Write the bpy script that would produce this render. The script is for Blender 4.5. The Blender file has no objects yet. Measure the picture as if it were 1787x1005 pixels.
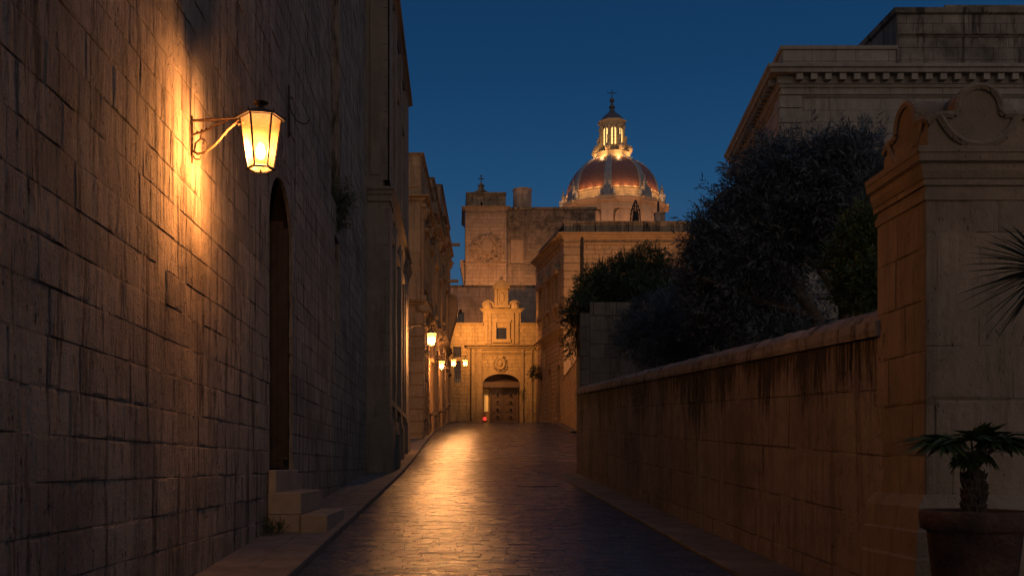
import bpy, math, random
import numpy as np
from mathutils import Vector, Matrix, noise
R = math.radians
rnd = random.Random(7)
C = bpy.context.scene.collection
SC = bpy.context.scene

# ------------------------------------------------------------------ camera, sky, exposure
F, CX, CY, EYE = 1740.0, 795.0, 812.0, 1.6
def at(px, py, Y):
    return ((px-CX)/F*Y, Y, EYE+(CY-py)/F*Y)
def X_(px, Y): return (px-CX)/F*Y
def Z_(py, Y): return EYE+(CY-py)/F*Y

cam = bpy.data.cameras.new('camera'); co = bpy.data.objects.new('camera', cam); C.objects.link(co)
co.location = (0, 0, EYE); co.rotation_euler = (R(90), 0, 0)
cam.sensor_width = 36; cam.lens = 36*F/1787
cam.shift_x = (893.5-CX)/1787; cam.shift_y = (CY-502.5)/1787
cam.clip_end = 4000; cam.clip_start = .05
SC.camera = co

world = bpy.data.worlds.new('World'); SC.world = world; world.use_nodes = True
wn = world.node_tree; WN = wn.nodes; bg = WN['Background']
def wnode(t, **k):
    n = WN.new(t)
    for a, b in k.items(): setattr(n, a, b)
    return n
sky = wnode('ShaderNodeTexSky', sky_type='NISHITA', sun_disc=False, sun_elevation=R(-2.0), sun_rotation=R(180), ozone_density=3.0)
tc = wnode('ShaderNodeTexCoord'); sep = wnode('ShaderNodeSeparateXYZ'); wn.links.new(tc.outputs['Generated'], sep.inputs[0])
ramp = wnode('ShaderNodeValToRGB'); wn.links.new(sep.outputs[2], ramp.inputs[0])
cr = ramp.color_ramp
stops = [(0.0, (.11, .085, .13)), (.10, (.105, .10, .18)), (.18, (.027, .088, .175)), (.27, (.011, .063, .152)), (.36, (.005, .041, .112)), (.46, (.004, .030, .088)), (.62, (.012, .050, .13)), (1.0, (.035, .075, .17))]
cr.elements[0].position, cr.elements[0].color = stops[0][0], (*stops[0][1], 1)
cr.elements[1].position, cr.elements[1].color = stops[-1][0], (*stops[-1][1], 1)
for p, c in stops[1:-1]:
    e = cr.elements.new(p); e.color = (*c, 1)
# afterglow of the set sun, low in the sky behind the viewer
mr = wnode('ShaderNodeMapRange', interpolation_type='SMOOTHSTEP'); wn.links.new(sep.outputs[1], mr.inputs[0])
mr.inputs[1].default_value = .15; mr.inputs[2].default_value = -.8; mr.inputs[3].default_value = 0; mr.inputs[4].default_value = 1
ramp2 = wnode('ShaderNodeValToRGB'); wn.links.new(sep.outputs[2], ramp2.inputs[0])
c2 = ramp2.color_ramp
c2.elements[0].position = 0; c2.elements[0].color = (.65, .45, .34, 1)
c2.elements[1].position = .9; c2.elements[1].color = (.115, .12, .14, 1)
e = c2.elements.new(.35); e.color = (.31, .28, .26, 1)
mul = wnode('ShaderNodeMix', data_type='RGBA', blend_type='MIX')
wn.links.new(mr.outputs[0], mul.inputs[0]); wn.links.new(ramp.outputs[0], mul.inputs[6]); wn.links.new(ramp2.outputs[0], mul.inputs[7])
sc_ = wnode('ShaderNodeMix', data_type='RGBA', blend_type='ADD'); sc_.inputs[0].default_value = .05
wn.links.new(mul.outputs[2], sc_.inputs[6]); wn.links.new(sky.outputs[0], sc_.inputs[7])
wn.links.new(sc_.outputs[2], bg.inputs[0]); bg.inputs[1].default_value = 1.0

SC.view_settings.view_transform = 'Standard'; SC.view_settings.look = 'None'
SC.view_settings.exposure = 0; SC.view_settings.gamma = 1
SC.cycles.use_denoising = True; SC.cycles.max_bounces = 7; SC.cycles.transparent_max_bounces = 16
SC.cycles.sample_clamp_indirect = 3; SC.cycles.use_light_tree = True
SC.cycles.caustics_reflective = False; SC.cycles.caustics_refractive = False
LAMP = (1.0, .44, .15)

# ------------------------------------------------------------------ materials
def mat(name):
    m = bpy.data.materials.new(name); m.use_nodes = True
    nt = m.node_tree; return m, nt, nt.nodes, nt.links, nt.nodes['Principled BSDF']
def nd(N, t, **k):
    n = N.new(t)
    for a, b in k.items(): setattr(n, a, b)
    return n
def mixc(N, L, f, a, b, blend='MIX'):
    m = N.new('ShaderNodeMix'); m.data_type = 'RGBA'; m.blend_type = blend
    for i, v in ((0, f), (6, a), (7, b)):
        if isinstance(v, (int, float)): m.inputs[i].default_value = v
        elif isinstance(v, tuple): m.inputs[i].default_value = (*v, 1)
        else: L.new(v, m.inputs[i])
    return m.outputs[2]
def maprange(N, L, v, a, b, c=0., d=1.):
    m = N.new('ShaderNodeMapRange'); L.new(v, m.inputs[0])
    for i, x in enumerate((a, b, c, d)): m.inputs[i+1].default_value = x
    return m.outputs[0]
def math_(N, L, op, a, b=None):
    m = N.new('ShaderNodeMath'); m.operation = op
    for i, v in enumerate((a, b)):
        if v is None: continue
        if isinstance(v, (int, float)): m.inputs[i].default_value = v
        else: L.new(v, m.inputs[i])
    return m.outputs[0]
def noise_(N, L, co_, scale, detail=5, rough=.6, stretch=None, dist=0):
    if stretch:
        mp = N.new('ShaderNodeMapping'); L.new(co_, mp.inputs[0]); mp.inputs['Scale'].default_value = stretch; co_ = mp.outputs[0]
    n = N.new('ShaderNodeTexNoise'); L.new(co_, n.inputs['Vector'])
    n.inputs['Scale'].default_value = scale; n.inputs['Detail'].default_value = detail; n.inputs['Roughness'].default_value = rough
    n.inputs['Distortion'].default_value = dist
    return n.outputs[0]

def stone(name, ca, cb, dark=(.05, .04, .032), vfreq=1.0, gapd=.28, stain=.5, streak=.5, bump=.5, pits=1.0, scale=1.0, joints=None, top=None, rough=.9, drips=None):
    m, nt, N, L, P = mat(name)
    co_ = nd(N, 'ShaderNodeTexCoord').outputs['Object']
    tone = nd(N, 'ShaderNodeAttribute', attribute_name='tone').outputs['Fac']
    hh = nd(N, 'ShaderNodeAttribute', attribute_name='hh').outputs['Fac']
    gap = math_(N, L, 'GREATER_THAN', tone, 1.5)
    big = noise_(N, L, co_, .6*scale, 6, .62)
    mid = noise_(N, L, co_, 5*scale, 8, .65)
    col = mixc(N, L, tone, ca, cb)
    col = mixc(N, L, maprange(N, L, mid, .3, .7, .0, .75), col, tuple(x*.62 for x in ca))
    st = maprange(N, L, big, .48, .68, 0, stain)
    sk = noise_(N, L, co_, 4*scale*vfreq, 7, .75, (1, 1, .09), .3)
    stk = maprange(N, L, sk, .49, .62, 0, streak)
    bl = noise_(N, L, co_, 14*scale, 6, .7)
    blot = maprange(N, L, bl, .56, .72, 0, .55*stain)
    f = math_(N, L, 'MAXIMUM', math_(N, L, 'MAXIMUM', st, stk), blot)
    col = mixc(N, L, f, col, dark)
    if drips:            # black lichen running down from the coping; hh = height in the wall, drips = (height of coping, length)
        dn = maprange(N, L, noise_(N, L, co_, 10, 8, .8, (1, 1, .11), .5), .33, .67, 0, 1)
        dn2 = maprange(N, L, noise_(N, L, co_, 1.0, 3, .5, (1, 1, .3)), .3, .7, 0, 1)
        below = math_(N, L, 'SUBTRACT', drips[0], hh)
        lim = math_(N, L, 'ADD', math_(N, L, 'MULTIPLY', dn, drips[1]*1.3), math_(N, L, 'MULTIPLY', dn2, drips[1]*.9))
        dd = math_(N, L, 'SUBTRACT', lim, math_(N, L, 'ADD', below, drips[1]*.62))
        col = mixc(N, L, maprange(N, L, dd, -.10, .25, 0, .88), col, (.012, .010, .009))
    if top:              # black weathering on parapets above a height
        sz = nd(N, 'ShaderNodeSeparateXYZ'); L.new(co_, sz.inputs[0])
        tn = noise_(N, L, co_, 1.6, 7, .7)
        ff = math_(N, L, 'MULTIPLY', maprange(N, L, sz.outputs[2], top[0], top[1], 0, 1), maprange(N, L, tn, .36, .62, 0, .72))
        col = mixc(N, L, ff, col, (.018, .015, .013))
    col = mixc(N, L, math_(N, L, 'MULTIPLY', gap, gapd), col, tuple(x*.6 for x in dark))
    # bump: fine grain, vertical chisel streaks, pits
    fine = noise_(N, L, co_, 45*scale, 6, .7)
    vs = noise_(N, L, co_, 11*scale*vfreq, 6, .7, (1, 1, .16), .2)
    vo = nd(N, 'ShaderNodeTexVoronoi'); L.new(co_, vo.inputs['Vector']); vo.inputs['Scale'].default_value = 26*scale
    wp = N.new('ShaderNodeMapping'); L.new(co_, wp.inputs[0]); wp.inputs['Scale'].default_value = (1, 1, .45); L.new(wp.outputs[0], vo.inputs['Vector'])
    pit = maprange(N, L, vo.outputs[0], .0, .28, 0, 1)
    pitmask = maprange(N, L, mid, .50, .60, 0, 1)
    pit = math_(N, L, 'MULTIPLY', math_(N, L, 'SUBTRACT', 1.0, pit), pitmask)
    col = mixc(N, L, math_(N, L, 'MULTIPLY', pit, .3*min(pits, 2)), col, tuple(x*.5 for x in dark))
    h = math_(N, L, 'ADD', math_(N, L, 'MULTIPLY', fine, .4), math_(N, L, 'MULTIPLY', vs, .9*max(streak, .3)))
    h = math_(N, L, 'ADD', h, math_(N, L, 'MULTIPLY', mid, .6))
    h = math_(N, L, 'SUBTRACT', h, math_(N, L, 'MULTIPLY', pit, .55*pits))
    if joints:           # course joints of far walls
        pass
    b = nd(N, 'ShaderNodeBump'); L.new(h, b.inputs['Height']); b.inputs['Strength'].default_value = bump; b.inputs['Distance'].default_value = .05/scale
    L.new(b.outputs[0], P.inputs['Normal'])
    L.new(col, P.inputs['Base Color']); P.inputs['Roughness'].default_value = rough
    P.inputs['Specular IOR Level'].default_value = .25
    return m

def plain(name, col, rough=.6, metal=0., var=.35, scale=8, bump=.2, spec=.4):
    m, nt, N, L, P = mat(name)
    co_ = nd(N, 'ShaderNodeTexCoord').outputs['Object']
    n = noise_(N, L, co_, scale, 6, .65)
    L.new(mixc(N, L, maprange(N, L, n, .3, .7, 0, 1), tuple(x*(1-var) for x in col), tuple(min(1, x*(1+var)) for x in col)), P.inputs['Base Color'])
    P.inputs['Roughness'].default_value = rough; P.inputs['Metallic'].default_value = metal; P.inputs['Specular IOR Level'].default_value = spec
    b = nd(N, 'ShaderNodeBump'); L.new(noise_(N, L, co_, scale*5, 4, .6), b.inputs['Height']); b.inputs['Strength'].default_value = bump; b.inputs['Distance'].default_value = .02
    L.new(b.outputs[0], P.inputs['Normal'])
    return m
def emis(name, col, s):
    m, nt, N, L, P = mat(name)
    P.inputs['Base Color'].default_value = (*col, 1); P.inputs['Emission Color'].default_value = (*col, 1); P.inputs['Emission Strength'].default_value = s
    return m
def leafmat(name, a, b, rough=.55):
    m, nt, N, L, P = mat(name)
    tone = nd(N, 'ShaderNodeAttribute', attribute_name='tone').outputs['Fac']
    L.new(mixc(N, L, tone, a, b), P.inputs['Base Color']); P.inputs['Roughness'].default_value = rough; P.inputs['Specular IOR Level'].default_value = .35
    tr = N.new('ShaderNodeBsdfTranslucent'); L.new(mixc(N, L, tone, a, b), tr.inputs[0])
    ms = N.new('ShaderNodeMixShader'); ms.inputs[0].default_value = .2
    L.new(P.outputs[0], ms.inputs[1]); L.new(tr.outputs[0], ms.inputs[2]); L.new(ms.outputs[0], N['Material Output'].inputs[0])
    return m

HONEY_A, HONEY_B = (.44, .31, .19), (.34, .235, .145)
M = {}
M['wall_near'] = stone('weathered_limestone', (.37, .305, .245), (.22, .185, .155), stain=.65, streak=.95, bump=1.0, pits=2.6, vfreq=1.7, gapd=.32, dark=(.05, .04, .035))
M['palace'] = stone('grey_limestone', (.25, .215, .18), (.18, .155, .135), stain=.35, streak=.4, bump=.6)
M['town'] = stone('golden_limestone', (.42, .28, .16), (.33, .22, .13), stain=.45, streak=.5, bump=.6, scale=.7)
M['town_dark'] = stone('brown_limestone', (.30, .21, .14), (.22, .16, .11), stain=.55, streak=.5, bump=.6, scale=.7)
M['chapel'] = stone('chapel_limestone', (.50, .36, .18), (.40, .29, .15), stain=.3, streak=.3, bump=.35, scale=.6)
M['rear'] = stone('rear_limestone', (.36, .24, .16), (.29, .195, .13), stain=.4, streak=.35, bump=.35, scale=.4)
M['rear_dark'] = stone('dark_rear_limestone', (.46, .32, .235), (.36, .25, .185), stain=.6, streak=.6, bump=.5, scale=.5)
M['palazzo'] = stone('palazzo_limestone', (.42, .28, .16), (.34, .23, .135), stain=.3, streak=.35, bump=.35, scale=.5, top=(0, .1))
M['palazzo_plain'] = stone('palazzo_plain_limestone', (.42, .28, .16), (.34, .23, .135), stain=.3, streak=.3, bump=.35, scale=.5)
M['villa'] = stone('villa_limestone', (.29, .26, .225), (.245, .22, .19), stain=.35, streak=.35, bump=.35, scale=.6)
M['villa_top'] = stone('villa_stained_limestone', (.23, .205, .175), (.17, .15, .13), dark=(.02, .018, .016), stain=.95, streak=.9, bump=.5, scale=.6)
M['lichen'] = stone('lichen_limestone', (.30, .22, .15), (.17, .13, .09), dark=(.015, .013, .011), stain=.95, streak=.95, bump=.6, scale=.7)
M['garden'] = stone('garden_wall_limestone', (.43, .34, .275), (.33, .26, .215), stain=.6, streak=.5, bump=1.0, pits=2.2, gapd=.5, drips=(2.32, .9))
M['garden_far'] = stone('garden_block_limestone', (.22, .185, .155), (.155, .13, .11), stain=.6, streak=.7, bump=.7)
M['coping'] = stone('coping_limestone', (.38, .33, .30), (.25, .215, .195), stain=.5, streak=.9, bump=.6)
M['pier'] = stone('pier_limestone', (.38, .285, .205), (.29, .22, .16), stain=.55, streak=.3, bump=.6, pits=1.5)
M['step'] = stone('step_limestone', (.33, .26, .19), (.28, .22, .165), stain=.2, streak=.1, bump=.3)
M['trim'] = M['chapel']
M['iron'] = plain('wrought_iron', (.035, .028, .024), .5, .6, .4, 30, .4)
M['rust_iron'] = plain('rusty_iron', (.13, .075, .04), .65, .4, .5, 40, .5)
M['door_dark'] = plain('dark_door_wood', (.045, .026, .017), .8, 0, .4, 6, .3)
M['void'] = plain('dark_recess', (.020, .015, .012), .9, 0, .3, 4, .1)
M['wood'] = plain('oak_door_wood', (.12, .075, .045), .55, 0, .35, 10, .3)
M['glass_dark'] = plain('dark_window_glass', (.015, .014, .014), .15, 0, .2, 3, .02, .6)
M['frame'] = plain('painted_window_frame', (.10, .075, .055), .6)
M['terracotta'] = plain('terracotta', (.085, .048, .036), .9, 0, .6, 5, .8)
M['soil'] = plain('potting_soil', (.03, .022, .016), .95)
M['bark'] = plain('bark', (.07, .052, .04), .9, 0, .5, 14, .9)
M['tile'] = plain('dome_red_render', (.20, .085, .055), .5, 0, .4, 6, .8)
M['lead'] = plain('grey_rib_stone', (.20, .19, .20), .55, 0, .25, 2, .3)
M['slate'] = plain('dark_cap_lead', (.06, .055, .055), .5)
M['domestone'] = stone('dome_limestone', (.50, .37, .24), (.42, .31, .20), stain=.25, streak=.2, bump=.3, scale=.3)
M['leaf_grey'] = leafmat('grey_green_leaf', (.05, .066, .078), (.13, .155, .175))
M['leaf_green'] = leafmat('dark_green_leaf', (.035, .06, .022), (.085, .12, .035))
M['leaf_ole'] = leafmat('oleander_leaf', (.028, .045, .02), (.075, .10, .045))
M['palm'] = leafmat('palm_leaf', (.04, .07, .02), (.11, .15, .05))
M['yucca'] = leafmat('spiky_leaf', (.035, .05, .04), (.07, .09, .06), .4)
M['lit_window'] = emis('lit_lantern_window', (1, .62, .2), 1.6)
M['poster'] = emis('backlit_notice', (1, .60, .16), .22)
M['red'] = emis('red_lamp_glass', (1, .04, .03), 1.6)
M['flood'] = emis('floodlight_lens', (1, .6, .25), 3)
def bulbmat():
    m, nt, N, L, P = mat('glowing_bulb')
    e_ = N.new('ShaderNodeEmission'); e_.inputs[0].default_value = (1, .62, .25, 1); e_.inputs[1].default_value = 25
    t_ = N.new('ShaderNodeBsdfTransparent'); a_ = N.new('ShaderNodeAddShader')
    L.new(e_.outputs[0], a_.inputs[0]); L.new(t_.outputs[0], a_.inputs[1]); L.new(a_.outputs[0], N['Material Output'].inputs[0])
    return m
M['bulb'] = bulbmat()

def glassmat():
    m, nt, N, L, P = mat('frosted_lantern_glass')
    tr = N.new('ShaderNodeBsdfTransparent'); tr.inputs[0].default_value = (1, .93, .82, 1)
    tl = N.new('ShaderNodeBsdfTranslucent'); tl.inputs[0].default_value = (.95, .55, .24, 1)
    co_ = nd(N, 'ShaderNodeTexCoord').outputs['Object']
    n = noise_(N, L, co_, 9, 4, .6)
    ms = N.new('ShaderNodeMixShader'); L.new(maprange(N, L, n, .3, .7, .11, .05), ms.inputs[0])
    L.new(tr.outputs[0], ms.inputs[1]); L.new(tl.outputs[0], ms.inputs[2]); L.new(ms.outputs[0], N['Material Output'].inputs[0])
    return m
M['pane'] = glassmat()

def roadmat(name, a, b, r0, r1, bump):
    m, nt, N, L, P = mat(name)
    co_ = nd(N, 'ShaderNodeTexCoord').outputs['Object']
    tone = nd(N, 'ShaderNodeAttribute', attribute_name='tone').outputs['Fac']
    n = noise_(N, L, co_, 3, 7, .65); n2 = noise_(N, L, co_, .35, 4, .6)
    col = mixc(N, L, tone, a, b)
    col = mixc(N, L, maprange(N, L, n, .35, .7, 0, .7), col, tuple(x*.5 for x in a))
    col = mixc(N, L, maprange(N, L, n2, .45, .7, 0, .5), col, tuple(x*.6 for x in a))
    L.new(col, P.inputs['Base Color'])
    rr = math_(N, L, 'ADD', math_(N, L, 'ADD', maprange(N, L, n, .3, .7, r0, r1), math_(N, L, 'MULTIPLY', tone, .07)), math_(N, L, 'MULTIPLY', math_(N, L, 'GREATER_THAN', tone, 1.5), .4))
    L.new(rr, P.inputs['Roughness']); P.inputs['Specular IOR Level'].default_value = .22
    h = math_(N, L, 'ADD', noise_(N, L, co_, 60, 5, .7), math_(N, L, 'MULTIPLY', noise_(N, L, co_, 12, 5, .6), 1.5))
    bn = nd(N, 'ShaderNodeBump'); L.new(h, bn.inputs['Height']); bn.inputs['Strength'].default_value = bump; bn.inputs['Distance'].default_value = .012
    L.new(bn.outputs[0], P.inputs['Normal'])
    return m
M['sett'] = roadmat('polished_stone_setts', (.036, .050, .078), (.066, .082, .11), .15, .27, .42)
M['slab'] = roadmat('pavement_slabs', (.15, .125, .11), (.21, .175, .15), .65, .9, .5)
M['ground'] = roadmat('bare_ground', (.10, .08, .065), (.12, .10, .08), .8, .9, .5)

# ------------------------------------------------------------------ mesh builder
class MB:
    def __init__(s): s.v = []; s.f = []; s.t = []; s.h = []; s.c = []
    def add(s, verts, faces, tone=.5, hh=None):
        o = len(s.v); s.v += [tuple(v) for v in verts]; s.c.append((o, len(s.v), len(s.f), len(s.f)+len(faces)))
        s.h += (hh if hh is not None else [0.]*len(verts))
        for f in faces: s.f.append(tuple(i+o for i in f)); s.t.append(tone)
        return s
    def box(s, x0, x1, y0, y1, z0, z1, tone=.5):
        return s.add([(x, y, z) for x in (x0, x1) for y in (y0, y1) for z in (z0, z1)],
              [(0, 1, 3, 2), (4, 6, 7, 5), (0, 4, 5, 1), (2, 3, 7, 6), (0, 2, 6, 4), (1, 5, 7, 3)], tone)
    def fbox(s, fr, u0, u1, n0, n1, z0, z1, tone=.5):
        return s.add([fr(u, n, z) for u in (u0, u1) for n in (n0, n1) for z in (z0, z1)],
              [(0, 1, 3, 2), (4, 6, 7, 5), (0, 4, 5, 1), (2, 3, 7, 6), (0, 2, 6, 4), (1, 5, 7, 3)], tone)
    def tube(s, pts, r, seg=6, tone=.5, r1=None, closed=False):
        pts = [Vector(p) for p in pts]; n = len(pts); rings = []
        for i, p in enumerate(pts):
            d = (pts[min(i+1, n-1)]-pts[max(i-1, 0)]).normalized()
            a = d.cross(Vector((0, 0, 1)))
            if a.length < .05: a = d.cross(Vector((0, 1, 0)))
            a.normalize(); b = d.cross(a)
            rr = r if r1 is None else r+(r1-r)*i/(n-1)
            rings.append([p+a*rr*math.cos(2*math.pi*k/seg)+b*rr*math.sin(2*math.pi*k/seg) for k in range(seg)])
        vs = [v for g in rings for v in g]
        fs = [(i*seg+k, i*seg+(k+1) % seg, (i+1)*seg+(k+1) % seg, (i+1)*seg+k) for i in range(n-1) for k in range(seg)]
        fs += [tuple(range(seg))[::-1], tuple((n-1)*seg+k for k in range(seg))]
        return s.add(vs, fs, tone)
    def lathe(s, c, prof, seg=16, a0=0., tone=.5, a1=None):
        full = a1 is None; A = 2*math.pi if full else a1-a0; m = seg if full else seg+1
        vs = [(c[0]+r*math.cos(a0+A*k/seg), c[1]+r*math.sin(a0+A*k/seg), c[2]+z) for r, z in prof for k in range(m)]
        fs = [(i*m+k, i*m+(k+1) % m, (i+1)*m+(k+1) % m, (i+1)*m+k) for i in range(len(prof)-1) for k in range(seg)]
        return s.add(vs, fs, tone)
    def prism(s, fr, poly, n0, n1, tone=.5):       # polygon in (u,z), extruded along n
        k = len(poly)
        vs = [fr(u, n0, z) for u, z in poly]+[fr(u, n1, z) for u, z in poly]
        return s.add(vs, [tuple(range(k)), tuple(range(k, 2*k))[::-1]]+[(i, (i+1) % k, k+(i+1) % k, k+i) for i in range(k)], tone)
    def mould(s, path, prof, tone=.5, z=0.):       # path: xy points, body on the left of travel; prof: (out, z)
        P = [Vector(p) for p in path]; n = len(P); rows = []
        for i in range(n):
            d0 = (P[i]-P[i-1]).normalized() if i else None; d1 = (P[i+1]-P[i]).normalized() if i < n-1 else None
            nn = [Vector((d.y, -d.x)) for d in (d0, d1) if d is not None]
            if len(nn) == 2: b = (nn[0]+nn[1]).normalized(); b = b/max(.3, b.dot(nn[0]))
            else: b = nn[0]
            rows.append([(P[i].x+b.x*o, P[i].y+b.y*o, z+zz) for o, zz in prof])
        k = len(prof); vs = [v for r in rows for v in r]
        fs = [(i*k+j, i*k+(j+1) % k, (i+1)*k+(j+1) % k, (i+1)*k+j) for i in range(n-1) for j in range(k)]
        fs += [tuple(range(k)), tuple((n-1)*k+j for j in range(k))[::-1]]
        return s.add(vs, fs, tone)
    def each(s, name, m, parent=None):            # every added shape becomes a part of its own
        for a, b, c, d in s.c:
            q = MB(); q.v = s.v[a:b]; q.h = s.h[a:b]; q.t = s.t[c:d]; q.f = [tuple(i-a for i in f) for f in s.f[c:d]]; q.build(name, m, parent)
    def build(s, name, m, parent=None, smooth=False):
        off = Vector((0, 0, 0))
        if parent is not None:
            q = parent
            while q is not None: off += q.location; q = q.parent
        me = bpy.data.meshes.new(name)
        me.from_pydata([(v[0]-off.x, v[1]-off.y, v[2]-off.z) for v in s.v], [], s.f)
        a = me.attributes.new('tone', 'FLOAT', 'FACE'); a.data.foreach_set('value', s.t)
        h = me.attributes.new('hh', 'FLOAT', 'POINT'); h.data.foreach_set('value', s.h)
        me.materials.append(m)
        if smooth: me.polygons.foreach_set('use_smooth', [True]*len(me.polygons))
        me.update()
        o = bpy.data.objects.new(name, me); C.objects.link(o)
        if parent is not None: o.parent = parent
        return o

def frame(ox, oy, ang=0., oz=0., shear=0.):
    """u runs along the wall, n out of it; ang 0 faces -Y with u=+X; ang 90 -> u=+Y, n=+X ."""
    ca, sa = math.cos(R(ang)), math.sin(R(ang))
    def p(u, n, z): return (ox+u*ca+n*sa, oy+u*sa-n*ca, oz+z+shear*u)
    return p
def nz(x, y, z=0.): return noise.noise(Vector((x, y, z)))

def ashlar(mb, fr, u0, u1, z0, z1, ch=.3, bl=.7, holes=(), g=.008, d=.012, j=.006, cell=None, amp=.0, seed=0, fine=None, tilt=0., edge=True):
    """courses of squared stone blocks with real joints; holes are (u0,u1,z0,z1)"""
    rr = random.Random(seed)
    z = z0; row = 0
    while z < z1-1e-4:
        h = ch*rr.uniform(.93, 1.07)
        zt = z+h
        if z1-zt < ch*.45: zt = z1
        u = u0-rr.random()*bl*.9
        while u < u1:
            w = bl*rr.uniform(.6, 1.35); a, b = max(u, u0), min(u+w, u1)
            u += w
            if b-a < 1e-3: continue
            rects = [(a, b, z, zt)]
            for H in holes:
                new = []
                for (p, q, r_, t) in rects:
                    if q <= H[0]+1e-4 or p >= H[1]-1e-4 or t <= H[2]+1e-4 or r_ >= H[3]-1e-4: new.append((p, q, r_, t)); continue
                    if p < H[0]-1e-3: new.append((p, H[0], r_, t))
                    if q > H[1]+1e-3: new.append((H[1], q, r_, t))
                    pp, qq = max(p, H[0]), min(q, H[1])
                    if r_ < H[2]-1e-3: new.append((pp, qq, r_, H[2]))
                    if t > H[3]+1e-3: new.append((pp, qq, H[3], t))
                rects = new
            tone = min(1, max(0, rr.gauss(.45, .28)))
            nn = rr.uniform(-j, j)
            for (p, q, r_, t) in rects:
                gg = min(g, (q-p)*.3, (t-r_)*.3)
                if cell and fine and p < fine[1] and q > fine[0] and r_ < fine[3] and t > fine[2]:
                    nu = max(2, int((q-p)/cell[0])); nv = max(2, int((t-r_)/cell[1])); vs = []; hs = []
                    jw = .006+.004*rr.random(); jv_ = .006+.006*rr.random()
                    FU = [0, jw/(q-p)]+[(jw+.018+(q-p-2*jw-.036)*k_/nu)/(q-p) for k_ in range(nu+1)]+[1-jw/(q-p), 1]
                    FV = [0, jv_/(t-r_)]+[(jv_+.018+(t-r_-2*jv_-.036)*k_/nv)/(t-r_) for k_ in range(nv+1)]+[1-jv_/(t-r_), 1]
                    if (q-p) < .12 or (t-r_) < .12: FU = [0, .12, .5, .88, 1]; FV = [0, .12, .5, .88, 1]
                    nu = len(FU)-1; nv = len(FV)-1
                    # erosion rounds the corners of the stone and roughens its face
                    for jv in range(nv+1):
                        for iu in range(nu+1):
                            fu, fv = FU[iu], FV[jv]
                            U = p+(q-p)*fu; V = r_+(t-r_)*fv
                            eu = min(fu, 1-fu)*(q-p); ev = min(fv, 1-fv)*(t-r_)
                            e = min(eu, ev)
                            n_ = amp*(1.2*nz(U*2.3, V*.9, seed)+.9*nz(U*9, V*1.7, seed+3)+.75*max(0, nz(U*22, V*5, 9))*-1+.5*nz(U*30, V*14, 5)) + nn
                            ero = min(1, e/(.009+.035*max(0, nz(U*3, V*3, 2))))
                            n_ = n_*ero - d*(1.2+1.0*nz(U*4, V*4, 7))*(1-ero)
                            vs.append(fr(U, n_, V)); hs.append(V)
                    fs = [(jv*(nu+1)+iu, jv*(nu+1)+iu+1, (jv+1)*(nu+1)+iu+1, (jv+1)*(nu+1)+iu) for jv in range(nv) for iu in range(nu)]
                    mb.add(vs, fs, tone, hs)
                    mb.t[-nu*nv:] = [2.0 if (iu in (0, nu-1) or jv in (0, nv-1)) and nz(vs[jv*(nu+1)+iu][1]*2.3, vs[jv*(nu+1)+iu][2]*2.3, 1.7+vs[0][0]) > -.12 else tone for jv in range(nv) for iu in range(nu)]
                else:
                    t1, t2 = rr.uniform(-tilt, tilt), rr.uniform(-tilt, tilt)
                    jt = lambda: rr.uniform(0, gg*.8)
                    o = [(p, r_), ((p+q)/2, r_), (q, r_), (q, (r_+t)/2), (q, t), ((p+q)/2, t), (p, t), (p, (r_+t)/2)]
                    i = [(p+gg+jt(), r_+gg+jt()), ((p+q)/2, r_+gg*.6+jt()), (q-gg-jt(), r_+gg+jt()), (q-gg*.6-jt(), (r_+t)/2), (q-gg-jt(), t-gg-jt()), ((p+q)/2, t-gg*.6-jt()), (p+gg+jt(), t-gg-jt()), (p+gg*.6+jt(), (r_+t)/2)]
                    vs = [fr(a_, -d, b_) for a_, b_ in o]+[fr(a_, nn+t1*(a_-(p+q)/2)+t2*(b_-(r_+t)/2), b_) for a_, b_ in i]
                    mb.add(vs, [(k, (k+1) % 8, 8+(k+1) % 8, 8+k) for k in range(8)]+[tuple(range(8, 16))], tone, [b_ for _, b_ in o+i]); mb.t[-9:-1] = [2.0]*8
        z = zt; row += 1
    return mb

def reveal(mb, fr, u0, u1, z0, z1, dep, back=False, tone=.4, step=.3):
    for (a, b) in (((u0, z0), (u0, z1)), ((u1, z1), (u1, z0)), ((u0, z1), (u1, z1)), ((u1, z0), (u0, z0))):
        n = max(1, int(max(abs(a[0]-b[0]), abs(a[1]-b[1]))/step))
        for i in range(n):
            p = (a[0]+(b[0]-a[0])*i/n, a[1]+(b[1]-a[1])*i/n); q = (a[0]+(b[0]-a[0])*(i+1)/n, a[1]+(b[1]-a[1])*(i+1)/n)
            mb.add([fr(p[0], 0, p[1]), fr(q[0], 0, q[1]), fr(q[0], -dep, q[1]), fr(p[0], -dep, p[1])], [(0, 1, 2, 3)], tone)
    if back: mb.add([fr(u0, -dep, z0), fr(u1, -dep, z0), fr(u1, -dep, z1), fr(u0, -dep, z1)], [(0, 1, 2, 3)], tone)
    return mb
def arch_pts(u0, u1, zs, rise, n=14):
    c = (u0+u1)/2; r = (u1-u0)/2
    return [(c-r*math.cos(math.pi*i/n), zs+rise*math.sin(math.pi*i/n)) for i in range(n+1)]
def arch_fill(mb, fr, u0, u1, zs, zt, rise, dep, tone=.45, n=14, nf=0.0):
    """spandrel and soffit under a rectangular hole u0..u1, zs..zt"""
    P = arch_pts(u0, u1, zs, rise, n)
    for i in range(n):
        a, b = P[i], P[i+1]
        mb.add([fr(a[0], nf, a[1]), fr(b[0], nf, b[1]), fr(b[0], nf, zt), fr(a[0], nf, zt)], [(0, 1, 2, 3)], tone, [a[1], b[1], zt, zt])
        mb.add([fr(a[0], nf, a[1]), fr(b[0], nf, b[1]), fr(b[0], -dep, b[1]), fr(a[0], -dep, a[1])], [(0, 1, 2, 3)], tone)

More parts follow.
